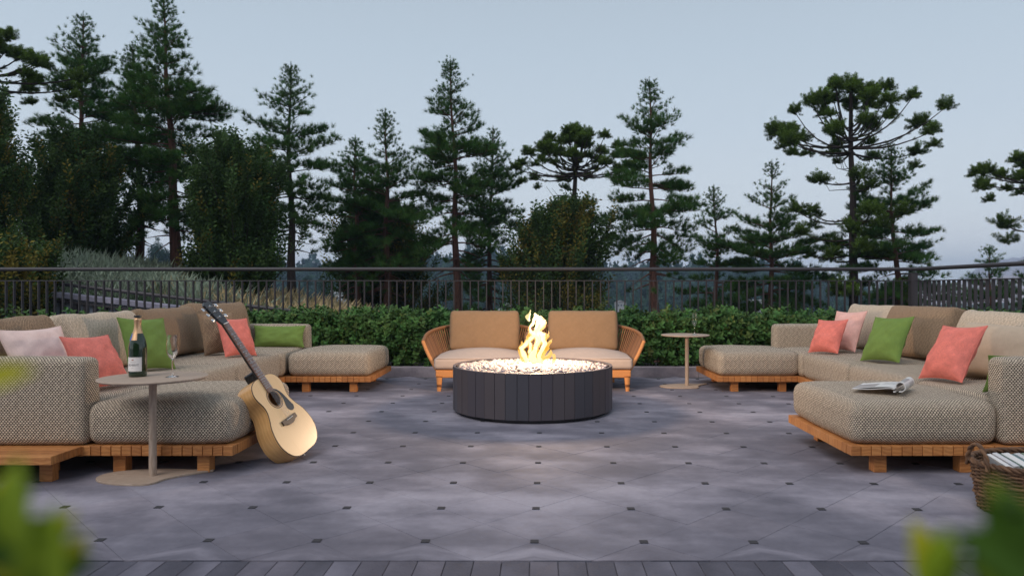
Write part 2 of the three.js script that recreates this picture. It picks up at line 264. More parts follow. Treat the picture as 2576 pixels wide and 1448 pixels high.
{ // ramp wall behind the fence at the left
  const w = thing('ramp_wall', 'grey ribbed wall with sloping pale coping and handrail behind the left of the fence', 'wall');
  const p0 = at(62, 724, 11.6), p1 = at(640, 789, 11.6), slope = (p1.y - p0.y) / (p1.x - p0.x), yAt = (x) => p0.y + slope * (x - p0.x), ang = Math.atan(slope);
  const wallM = std({ color: rgb(.36, .38, .45), roughness: .8 }), copM = std({ color: rgb(1.5, 1.5, 1.55), map: tileTex, roughness: .85 });
  const sh = new THREE.Shape([new THREE.Vector2(p0.x, -.6), new THREE.Vector2(p1.x, -.6), new THREE.Vector2(p1.x, yAt(p1.x) - .1), new THREE.Vector2(p0.x, yAt(p0.x) - .1)]);
  part('wall_panel', metric(new THREE.ExtrudeGeometry(sh, { depth: .14, bevelEnabled: false }).translate(0, 0, -11.8)), wallM, w);
  const L = Math.hypot(p1.x - p0.x, p1.y - p0.y);
  const c = part('coping', rbx(L + .2, .085, .26, .008), copM, w); c.position.set((p0.x + p1.x) / 2, yAt((p0.x + p1.x) / 2) - .055, -11.68); c.rotation.z = ang;
  const tr = part('trim', rbx(L + .1, .035, .05, .004), metalDark, w); tr.position.set((p0.x + p1.x) / 2, yAt((p0.x + p1.x) / 2) - .15, -11.6); tr.rotation.z = ang;
  const r = rngOf(3); for (let x = p0.x + .05; x < p1.x; x += .16 + (r() < .35 ? .05 : 0)) { const h = yAt(x) - .16 + .6; part('slat', rbx(.055, h, .05, .004, x, h / 2 - .6, -11.62), metalDark, w); }
  part('handrail', tube([new V3(p0.x + .15, yAt(p0.x) + .1, -11.75), new V3(p1.x + .9, yAt(p1.x + .9) + .1, -11.75)], .03, 10), metalDark, w);
  for (let k = 0; k < 5; k++) { const x = lerp(p0.x + .4, p1.x - .1, k / 4); part('rail_bracket', tube([new V3(x, yAt(x) - .02, -11.75), new V3(x, yAt(x) + .09, -11.75)], .012, 6), metalDark, w); }
}

// ---------------------------------------------------------------- leaves, sprigs, tufts
function leafGeo(len, wid, bend = .2, fold = .12, n = 4) { // along +y from the origin, facing +z
  const P = [], U = []; const row = (t) => { const w = wid / 2 * Math.pow(Math.sin(Math.PI * Math.pow(t, .75)), .8), z = -bend * len * t * t; return [[-w, len * t, z + fold * w * 2], [0, len * t, z], [w, len * t, z + fold * w * 2]]; };
  for (let k = 0; k < n; k++) { const a = row(k / n), b = row((k + 1) / n); for (const [i, j] of [[0, 1], [1, 2]]) { P.push(...a[i], ...a[j], ...b[i], ...b[i], ...a[j], ...b[j]); U.push(0, 0, 1, 0, 0, 1, 0, 1, 1, 0, 1, 1); } }
  return tri(P, U);
}
function orient(g, p, dir, spin, s = 1) { return g.clone().applyMatrix4(place(p, dir, spin, s)); }
const sprigGeo = (() => { const r = rngOf(21), L = leafGeo(.05, .032, .25, .15, 3), out = []; for (let k = 0; k < 11; k++) { const a = k * 2.4, y = .012 * k, d = new V3(Math.cos(a), .35 + .09 * k, Math.sin(a)); out.push(orient(L, new V3(0, y, 0), d, Math.PI / 2 - a + Math.PI + (r() - .5), .75 + r() * .4)); } return merge(out); })();
const broadGeo = (() => { const r = rngOf(22), L = leafGeo(.075, .036, .2, .1, 2), out = []; for (let k = 0; k < 14; k++) { const a = k * 2.4, d = new V3(Math.cos(a), .5 + r() * .8, Math.sin(a)); out.push(orient(L, new V3(Math.cos(a) * .01, .026 * k, Math.sin(a) * .01), d, r() * 6.3, .7 + r() * .6)); } return merge(out); })();
const tuftGeos = [0, 1].map((s) => { const r = rngOf(31 + s), P = []; for (let k = 0; k < 30; k++) { const a = r() * 6.283, th = .2 + r() * 1.1, l = .10 + r() * .09, d = new V3(Math.sin(th) * Math.cos(a), Math.cos(th), Math.sin(th) * Math.sin(a)), b = new V3((r() - .5) * .03, r() * .07, (r() - .5) * .03), sd = new V3(-Math.sin(a), 0, Math.cos(a)).applyAxisAngle(d, r() * 3).multiplyScalar(.0058); const e = b.clone().addScaledVector(d, l); P.push(b.x - sd.x, b.y - sd.y, b.z - sd.z, b.x + sd.x, b.y + sd.y, b.z + sd.z, e.x, e.y, e.z); } return tri(P); });
const spikeGeo = (() => { const r = rngOf(41), out = []; for (let k = 0; k < 30; k++) { const a = k * 2.4, y = .2 * k / 30, d = new V3(Math.cos(a), .75, Math.sin(a)); const P = [], l = .085 * (1 - .3 * k / 30), w = .012; P.push(-w, 0, 0, w, 0, 0, 0, l, 0); out.push(orient(tri(P), new V3(Math.cos(a) * .01, y, Math.sin(a) * .01), d, r() * 6.3)); } return merge(out); })();

// hedge
{
  const hl = leafMat(.085, .185, .06, .3, .42);
  const make = (label, area, n, seed) => {
    const h = thing('hedge', label, 'hedge'); const r = rngOf(seed), M = [], C = [], stems = [];
    for (let k = 0; k < n; k++) {
      const [x, z, y, face] = area(r); const out = new V3(face[0] * (.3 + r()) + (r() - .5) * .9, .35 + r() * .9, face[1] * (.3 + r()) + (r() - .5) * .9);
      M.push(place(new V3(x, y, z), out, r() * 6.28, 1.0 + r() * .6)); const v = .55 + r() * .75, yl = r() < .12 ? 1.5 : 1; C.push(rgb(v * yl * (.9 + r() * .3), v * (.95 + r() * .15), v * .9));
    }
    for (let k = 0; k < n / 40; k++) { const [x, z, y] = area(r); stems.push(tube([new V3(x, .05, z), new V3(x + (r() - .5) * .06, y * .5, z), new V3(x + (r() - .5) * .1, y, z)], [.007, .005, .002], 4)); }
    copies('foliage', sprigGeo, hl, M, h, C); part('stem', merge(stems), barkDark, h);
  };
  make('long dense green hedge behind the club chairs, along the back fence', (r) => { const x = -8.4 + r() * 13.2, top = lerp(.51, .625, smooth(-5, -3.6, x)) + .1 * pn(x * 1.7, 3) + .07 * pn(x * 5, 9); const u = r(); if (u < .62) { const y = .08 + Math.pow(r(), .75) * (top - .1); return [x, -9.32 - r() * .12 - .05 * pn(x * 4, y * 5), y, [0, 1]]; } if (u < .92) return [x, -9.3 - r() * .6, top - r() * .1 + (r() < .2 ? r() * .09 : 0), [0, .3]]; return [x, -9.35 - r() * .5, .2 + r() * .5, [0, .6]]; }, 11500, 77);
  make('short green hedge along the right side fence, behind the sofa', (r) => { const z = -9.2 + r() * 4.2, top = .64 + .1 * pn(z * 1.7, 5) + .06 * pn(z * 5, 2); const u = r(); if (u < .55) return [4.84 - r() * .08, z, .1 + r() * (top - .12), [-1, .3]]; return [4.85 + r() * .3, z, top - r() * .1 + (r() < .2 ? r() * .09 : 0), [-.3, .2]]; }, 2600, 78);
}

// ---------------------------------------------------------------- grass on the mound
{
  const blade = (r, l, plume) => { const out = [], n = 16; for (let k = 0; k < n; k++) { const a = r() * 6.28, lean = .15 + r() * .55, h = l * (.6 + r() * .5), w = .006, P = []; let pr = null; for (let s = 0; s <= 3; s++) { const t = s / 3, rad = lean * h * t * t, p = [Math.cos(a) * rad, h * t * (1 - .15 * lean * t), Math.sin(a) * rad], ww = w * (1 - t * .75), q = [[p[0] - Math.sin(a) * ww, p[1], p[2] + Math.cos(a) * ww], [p[0] + Math.sin(a) * ww, p[1], p[2] - Math.cos(a) * ww]]; if (pr) P.push(...pr[0], ...pr[1], ...q[0], ...q[0], ...pr[1], ...q[1]); pr = q; } out.push(tri(P)); if (plume && k % 2 === 0) { const b = new V3(Math.cos(a) * lean * h, h * (1 - .15 * lean), Math.sin(a) * lean * h), d = new V3(Math.cos(a) * lean * 1.6, 1, Math.sin(a) * lean * 1.6).normalize(); out.push(moved(new THREE.ConeGeometry(.013, .17, 4), 0, .06, 0).applyMatrix4(place(b, d, 0, 1))); } } return merge(out); };
  const r = rngOf(61), gA = blade(r, .62, true), gB = blade(r, .55, true), gC = blade(r, .56, false);
  const A = [], B = [], C = [], cA = [], cB = [], cC = [];
  for (let k = 0; k < 7000; k++) {
    const d = 12.0 + r() * 8, px = -260 + r() * 1190, x = (px - CX) / F * d, g = groundY(x, d); const p = new V3(x, g - .03, -d), up = new V3((r() - .5) * .25, 1, (r() - .5) * .25), s = .75 + r() * .5, v = .55 + r() * .9, m = place(p, up, r() * 6.28, s);
    const gold = smooth(380, 720, px + (d - 14) * 25 + pn(px * .02, d) * 170), cover = (d < 13.6 && px < 640 && r() < .85) || (pn(px * .016, d * .9, 3) > .02 && r() < .8) || r() < .18;
    if (cover) { C.push(m); cC.push(rgb(v, v, v)); } else if (r() < gold) { B.push(m); cB.push(rgb(v, v * .97, v * .9)); } else { A.push(m); cA.push(rgb(v, v, v)); }
  }
  const gm = (a, b, c) => phys({ color: rgb(a, b, c), roughness: .8, side: THREE.DoubleSide, transmission: .3, thickness: 0 });
  tag(copies('grass', gA, gm(.29, .35, .25), A, null, cA), 'pale grey green fountain grass on the left mound', 'grass', null, 'stuff');
  tag(copies('grass', gB, gm(.60, .47, .26), B, null, cB), 'golden feathery grass spilling down the slope behind the fence', 'grass', null, 'stuff');
  tag(copies('grass', gC, gm(.05, .105, .035), C, null, cC), 'low dark green ground cover at the foot of the mound', 'ground cover', null, 'stuff');
}

// ---------------------------------------------------------------- trees
const needleMat = leafMat(.05, .125, .028, .35, .85), spikyMat = leafMat(.066, .118, .022, .25, .8), broadMat = leafMat(.05, .105, .028, .4, .6), broadYellowLit = leafMat(.17, .16, .03, .35, .7);  // the last one has yellow light painted into the leaf colour
function trunkPts(base, top, lean, seed, n = 14) { const P = []; for (let k = 0; k <= n; k++) { const t = k / n; P.push(new V3(lerp(base.x, top.x, t) + lean * Math.sin(t * 3.1) + pn(seed, t * 3) * .18 * Math.sin(t * 3.1), lerp(base.y, top.y, t), lerp(base.z, top.z, t) + pn(seed + 5, t * 3) * .15 * Math.sin(t * 3.1))); } return P; }
const along = (P, t) => { const f = clamp(t, 0, .9999) * (P.length - 1), i = Math.floor(f); return P[i].clone().lerp(P[i + 1], f - i); };
function pine({ x, xt = x, top, crown, d, hw, lean = 0, seed, label, dark = false, r0 = .13, sparse = 1 }) {
  const r = rngOf(seed * 131 + 7), gb = (x - CX) / F * d, gy = groundY(gb, d) - .15;
  const tp = at(xt, top, d), base = new V3(gb, gy, -d), t = thing('pine_tree', label, 'pine tree', base);
  const P = trunkPts(new V3(), tp.clone().sub(base), lean, seed), n = P.length, rad = P.map((_, k) => lerp(r0, .012, Math.pow(k / (n - 1), .85)));
  part('trunk', tube(P, rad, 9), dark ? barkDark : barkRed, t);
  const Ht = tp.y - gy, yC = EYE - (crown - CY) / F * d, t0 = clamp((yC - gy) / Ht, .05, .9), W = hw * 1.07 / F * d; const limbs = [], M = [[], []], C = [[], []];
  const tuft = (p, dir, s0) => { const s = s0 * lerp(.5, 1, smooth(0, .36, (tp.y - gy - p.y) / Ht / (1 - t0))); const k = r() < .5 ? 0 : 1; M[k].push(place(p, dir, r() * 6.28, s)); const v = .6 + r() * .8; C[k].push(rgb(v * (.85 + r() * .5), v, v * .9)); };
  const step = .25 / Ht * (d / 22);
  for (let tt = .982; tt > t0 - .12; tt -= step * (.55 + r() * .9) * (tt > .93 ? .6 : 1)) {
    const q = (1 - tt) / (1 - t0), dead = q > 1, nb = q < .15 ? 4 : 4 + Math.floor(r() * 2), whorl = .72 + r() * .42, a0 = r() * 6.28;
    for (let b = 0; b < nb; b++) {
      if (q > .3 && r() < .19 * sparse) continue;
      const az = a0 + b / nb * 6.283 + (r() - .5) * .9, shape = q < .7 ? .02 + 1.1 * Math.pow(q / .7, 1.0) : 1.12 - .28 * (q - .7) / .3;
      let L = W * shape * whorl * (.62 + r() * .5); if (dead) L = W * (.35 + r() * .4); if (r() < .1) L *= .5;
      const o = along(P, clamp(tt + (r() - .5) * step * 1.3 * smooth(0, .3, q), .02, .99)), h = new V3(Math.cos(az), 0, Math.sin(az)), rise = lerp(.85, -.05, Math.min(1, q * 1.15)) + (r() - .5) * .42, droop = .12 + .3 * q + r() * .15;
      const pt = (s) => o.clone().addScaledVector(h, L * s).add(new V3(0, L * (rise * s - droop * s * s + .22 * s * s * s), 0)).add(new V3(pn(seed + b, s * 3, tt * 9) * .12 * L * s, 0, pn(seed - b, s * 3, tt * 9) * .12 * L * s));
      const bp = [0, .25, .5, .75, 1].map(pt); limbs.push(tube(bp, [.03, .022, .016, .01, .004].map((v) => v * (.5 + .6 * q) * (d / 24)), 4, false));
      if (dead) { if (r() < .5) { for (let k = 0; k < 5; k++) tuft(pt(.8 + r() * .2).add(new V3((r() - .5) * .1, r() * .06, (r() - .5) * .1)), new V3(h.x, .6, h.z), .9); } continue; }
      const ns = Math.max(3, Math.round(L / .15));
      for (let k = 0; k < ns; k++) {
        const s = lerp(q < .3 ? .12 : .34, 1, k / (ns - 1)), c = pt(s); if (r() < .7) tuft(c, new V3(h.x * .8, .8, h.z * .8), 1);
        for (const sd of [-1, 1]) {
          const ta = az + sd * (.6 + r() * .5), th = new V3(Math.cos(ta), 0, Math.sin(ta)), tl = (L * .34 * (1.1 - .55 * s) + .1) * (.5 + r() * .7), m = Math.max(1, Math.round(tl / .12));
          if (tl > .3 && r() < .5) limbs.push(tube([c, c.clone().addScaledVector(th, tl).add(new V3(0, .1 * tl, 0))], [.007, .003], 3, false));
          for (let e = 1; e <= m; e++) { const u = e / m; tuft(c.clone().addScaledVector(th, tl * u).add(new V3((r() - .5) * .08, tl * .2 * u + (r() - .3) * .16, (r() - .5) * .08)), new V3(th.x * .7 + (r() - .5) * .4, .55 + r() * .5, th.z * .7 + (r() - .5) * .4), .85 + r() * .4); }
        }
      }
    }
  }
  for (let k = 0; k < 16; k++) tuft(along(P, .93).lerp(P[n - 1].clone().add(new V3(0, .12, 0)), k / 15), new V3((r() - .5) * 1.4 * (1 - k / 17), 1, (r() - .5) * 1.4 * (1 - k / 17)), 1.25 - k * .045);
  part('limb', merge(limbs), dark ? barkDark : barkRed, t);
  const cr = new THREE.Group(); cr.name = 'crown'; t.add(cr); M.forEach((m, k) => copies('needles', tuftGeos[k], needleMat, m, cr, C[k]));
  return t;
}
const pines = [
  { x: 196, xt: 208, top: 40, crown: 470, d: 21, hw: 118, seed: 1, label: 'tall pine rising behind the big dark bush at far left', r0: .15 },
  { x: 346, xt: 330, top: 118, crown: 545, d: 19, hw: 92, seed: 2, lean: .1, label: 'slim pine with bare lower trunk left of the tallest pine', r0: .14, sparse: 1.5 },
  { x: 446, xt: 408, top: -6, crown: 560, d: 18, hw: 124, seed: 3, lean: .05, label: 'tallest pine, its tip at the top edge of the photo', r0: .17, sparse: 1.4 },
  { x: 738, xt: 730, top: 168, crown: 560, d: 20, hw: 108, seed: 4, lean: -.06, label: 'lone pine with open crown right of the second dark bush', r0: .15, sparse: 1.6, dark: true },
  { x: 898, xt: 893, top: 350, crown: 690, d: 23, hw: 92, seed: 5, label: 'shorter pine of the close pair left of centre', r0: .15 },
  { x: 975, xt: 968, top: 283, crown: 680, d: 22, hw: 104, seed: 6, label: 'taller pine of the close pair left of centre', r0: .15 },
  { x: 1152, xt: 1132, top: 152, crown: 610, d: 22, hw: 110, seed: 7, label: 'tall pine rising behind the left club chair', r0: .17 },
  { x: 1228, xt: 1240, top: 326, crown: 700, d: 24, hw: 94, seed: 8, label: 'smaller pine just right of the one above the left club chair', r0: .14 },
  { x: 1656, xt: 1633, top: 205, crown: 640, d: 21, hw: 122, seed: 9, label: 'tall full pine rising above the far side table', r0: .17 },
  { x: 1806, xt: 1796, top: 474, crown: 790, d: 25, hw: 88, seed: 10, label: 'small pine right of the far side table', r0: .14 },
  { x: 1938, xt: 1942, top: 412, crown: 790, d: 24, hw: 118, seed: 11, label: 'medium pine left of the flat topped araucaria at right', r0: .15 },
  { x: 2262, xt: 2242, top: 372, crown: 770, d: 22, hw: 130, seed: 12, label: 'broad pine just left of the fence corner post', r0: .15 },
  { x: 2494, xt: 2490, top: 626, crown: 800, d: 26, hw: 62, seed: 13, label: 'small sparse pine behind the right side fence', r0: .09 },
  { x: 2600, xt: 2596, top: 655, crown: 800, d: 22, hw: 62, seed: 14, label: 'pine cut off by the right edge behind the side fence', r0: .1 },
  { x: 2400, xt: 2398, top: 720, crown: 820, d: 30, hw: 70, seed: 15, label: 'low pine top behind the right corner post of the fence', r0: .1 },
  { x: 1180, xt: 1184, top: 655, crown: 800, d: 30, hw: 48, seed: 16, label: 'small young pine between two trunks left of the fire', r0: .08, dark: true },
];
pines.forEach(pine);

function araucaria({ x, top, under, d, hw, seed, label, whorls = [], balls = 26, lim = [-1, 1] }) {
  const r = rngOf(seed * 17 + 3), gb = (x - CX) / F * d, gy = groundY(gb, d) - .15, k1 = d / F, base = new V3(gb, gy, -d), t = thing('araucaria_tree', label, 'araucaria', base);
  const tipY = EYE - (top + 40 - CY) * k1 - gy, lowY = EYE - (under - CY) * k1 - gy, W = hw * k1, P = trunkPts(new V3(), new V3(0, tipY - .15, 0), .03, seed), rad = P.map((_, k) => lerp(.17, .05, k / (P.length - 1)));
  part('trunk', tube(P, rad, 9), barkDark, t);
  const limbs = [], M = [], C = [];
  const ball = (c, R0, n) => { for (let k = 0; k < n; k++) { const a = r() * 6.28, u = -.45 + r() * 1.45, s = Math.sqrt(Math.max(0, 1 - u * u)), dir = new V3(s * Math.cos(a), u, s * Math.sin(a)); const q = .25 + .65 * r(); M.push(place(c.clone().addScaledVector(dir, R0 * q - .08), dir.clone().add(new V3(0, .35, 0)), r() * 6.28, R0 / .34 * (.8 + r() * .5))); const v = .45 + r() * .6 + .75 * Math.max(0, u); C.push(rgb(v * 1.05, v, v * .8)); } };  // top light painted in: upward-facing sprigs get a brighter colour
  const branch = (y0, az, L, rise, R0, n) => {
    const o = along(P, y0 / (tipY - .15)); o.y = y0; const h = new V3(Math.cos(az), 0, Math.sin(az)), pt = (s) => o.clone().addScaledVector(h, L * s).add(new V3(0, rise * Math.pow(s, 2.4) + .06 * L * Math.sin(s * 3.1) * (rise > .6 ? 0 : -1), 0));
    limbs.push(tube([0, .2, .4, .6, .8, 1].map(pt), [.035, .03, .026, .022, .017, .01], 5, false));
    for (let k = 0; k < 9; k++) { const s = .25 + r() * .55; M.push(place(pt(s), new V3(h.x + (r() - .5), .3 + (r() - .5), h.z + (r() - .5)), 0, .55)); C.push(rgb(.9, .62, .4)); }
    ball(pt(1), R0, n); if (L > W * .6 && n > 25 && r() < .75) { ball(pt(.94).add(new V3((r() - .5) * .25, -.22 - r() * .2, (r() - .5) * .25)), R0 * .85, n * .6 | 0); }
  };
  for (const [cnt, lf, e0, e1] of [[11, .93, .02, .62], [8, .7, .3, .84], [9, .45, .55, .93], [6, .22, .66, 1]]) { const a0 = r() * 6.28; for (let k = 0; k < cnt; k++) { const az = a0 + (k + (r() - .5) * .5) / cnt * 6.283, L = W * lf * (.88 + r() * .17), endY = lerp(lowY, tipY, e0 + (e1 - e0) * r()), y0 = lerp(lowY, tipY, .02 + .42 * (1 - lf) + r() * .12); branch(y0, az, L, Math.max(.1, endY - y0), (.27 + r() * .06) * W / 2.6, 62); } }
  ball(new V3(0, tipY, 0), .36, 80);
  for (const [py, n, wl] of whorls) { const y0 = EYE - (py - CY) * k1 - gy; for (let k = 0; k < n; k++) { const az = k / n * 6.28 + r(), L = W * wl * (.4 + r() * .7); branch(y0 + (r() - .5) * .3, az, L, L * .28 * (r() - .1), .3 + r() * .08, 46); } }
  for (let k = 0; k < 7; k++) { const y0 = lowY - .2 - r() * 1.2, az = r() * 6.28, l = .3 + r() * .5; limbs.push(tube([new V3(0, y0, 0), new V3(Math.cos(az) * l, y0 + .2 * r(), Math.sin(az) * l), new V3(Math.cos(az) * l * 1.3, y0 + .35, Math.sin(az) * l * 1.3)], [.014, .01, .004], 4, false)); }
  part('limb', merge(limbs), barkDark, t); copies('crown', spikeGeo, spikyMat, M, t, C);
}
araucaria({ x: 2140, top: 178, under: 400, d: 22, hw: 222, seed: 2, label: 'tall flat topped araucaria standing clear against the sky at right', whorls: [[470, 4, .35], [560, 5, .62], [600, 5, .6], [650, 6, .55], [740, 5, .5]] });
araucaria({ x: 1447, top: 298, under: 452, d: 24, hw: 172, seed: 3, label: 'flat topped araucaria behind the fire, crown joining the pine beside it', whorls: [[520, 4, .3], [570, 5, .55], [610, 4, .6]], balls: 22 });
araucaria({ x: -95, top: 40, under: 210, d: 16, hw: 262, seed: 4, label: 'araucaria branches entering at the top left edge', whorls: [], balls: 30 });
araucaria({ x: 2690, top: 345, under: 462, d: 19, hw: 225, seed: 5, label: 'araucaria branches entering from the right edge above the side fence', whorls: [[590, 5, .75]], balls: 30 });

function bush({ x, top, base, d, hw, seed, n = 4200, lit = .1, label, name = 'leafy_tree' }) {
  const r = rngOf(seed * 71 + 5), k1 = d / F, gx = (x - CX) * k1, gy = groundY(gx, d) - .1, t = thing(name, label, name === 'leafy_tree' ? 'leafy tree' : 'shrub', [gx, gy, -d]);
  const Ht = EYE - (top - CY) * k1 - gy, W = hw * k1, low = Math.max(.1, EYE - (base - CY) * k1 - gy), stems = [], M = [], C = [], M2 = [], C2 = [];
  part('trunk', tube([new V3(0, 0, 0), new V3(.04, Ht * .2, 0), new V3(0, Ht * .5, .05), new V3(.05, Ht * .85, 0)], [.1, .08, .05, .012], 7), barkDark, t);
  const ns = 190;
  for (let k = 0; k < ns; k++) {
    const az = k * 2.4, tv = 1 - Math.pow(r(), 1.15) * .97, yv = lerp(low + .05, Ht, tv), prof = tv < .35 ? .84 + .16 * tv / .35 : Math.pow(Math.max(0, 1 - Math.pow((tv - .35) / .65, 2)), .72), rr = W * prof * Math.pow(.15 + .85 * r(), .45) * (.78 + .3 * r()) * (.86 + .5 * pn(Math.cos(az) * 1.6 + seed, tv * 3.2, Math.sin(az) * 1.6)) * (r() < .16 ? 1.16 : 1), u = .3, shoot = r() < .34 && tv > .25 ? .25 + r() * .55 : 0;
    const ro = rr + shoot * .4; const e = new V3(Math.cos(az) * ro, Math.min(yv + shoot * .8, Ht * (.9 + .3 * pn(Math.cos(az) * 2 + seed, Math.sin(az) * 2, 1))), Math.sin(az) * ro), o = new V3(e.x * .12, Math.max(.1, e.y - .5 - rr * .9 - r() * .6), e.z * .12), mid = o.clone().lerp(e, .5).add(new V3(e.x * .14, -.05, e.z * .14));
    const pt = (s) => o.clone().multiplyScalar((1 - s) * (1 - s)).addScaledVector(mid, 2 * s * (1 - s)).addScaledVector(e, s * s);
    stems.push(tube([pt(0), pt(.5), pt(1)], [.018, .012, .004], 4, false));
    const per = Math.round(n / ns);
    for (let j = 0; j < per; j++) { const s = .2 + .8 * Math.pow(r(), .7), jr = shoot && s > .6 ? .035 : .04 + .15 * (1 - Math.abs(s - .6)), p = pt(s).add(new V3((r() - .5) * jr * 2, (r() - .5) * jr * 1.6, (r() - .5) * jr * 2)), dir = e.clone().sub(o).normalize().add(new V3((r() - .5) * 1.1, .6 + r() * .6, (r() - .5) * 1.1)), m = place(p, dir, r() * 6.28, (.75 + r() * .6) * clamp(d / 15, .9, 1.35)), v = .5 + r() * .95; const isLit = r() < lit * (e.x > 0 ? 1.4 : .6) && pn(p.x * 1.1 + seed, p.y * 1.1, p.z * 1.1) > -.05; (isLit ? M2 : M).push(m); (isLit ? C2 : C).push(rgb(v * (1 + r() * .25), v, v)); }  // painted yellow light, on more of the right-hand leaves
  }
  part('limb', merge(stems), barkDark, t); const cr = new THREE.Group(); cr.name = 'crown'; t.add(cr); copies('foliage', broadGeo, broadMat, M, cr, C); if (M2.length) copies('foliage', broadGeo, broadYellowLit, M2, cr, C2);
}
bush({ x: -60, top: 225, base: 700, d: 13.5, hw: 118, seed: 1, label: 'leafy tree cut off by the left edge' , lit: .15 });
bush({ x: 188, top: 352, base: 668, d: 17, hw: 160, seed: 2, n: 5600, label: 'wide dark bushy tree on the grass mound at left' });
bush({ x: 592, top: 358, base: 705, d: 16.5, hw: 148, seed: 3, n: 5600, label: 'dense dark bushy tree between the tallest pine and the lone pine', lit: .06 });
bush({ x: 955, top: 505, base: 800, d: 25, hw: 165, seed: 4, n: 5000, label: 'bushy tree with yellow light painted into its leaves behind the close pair of pines', lit: .4 });
bush({ x: 1398, top: 528, base: 800, d: 21, hw: 150, seed: 5, n: 5200, label: 'bushy tree with leaves painted as lit yellow directly behind the fire', lit: .35 });
bush({ x: 48, top: 630, base: 800, d: 11.3, hw: 82, seed: 6, n: 1500, label: 'small light green shrub behind the fence at the left edge', lit: .5, name: 'shrub' });

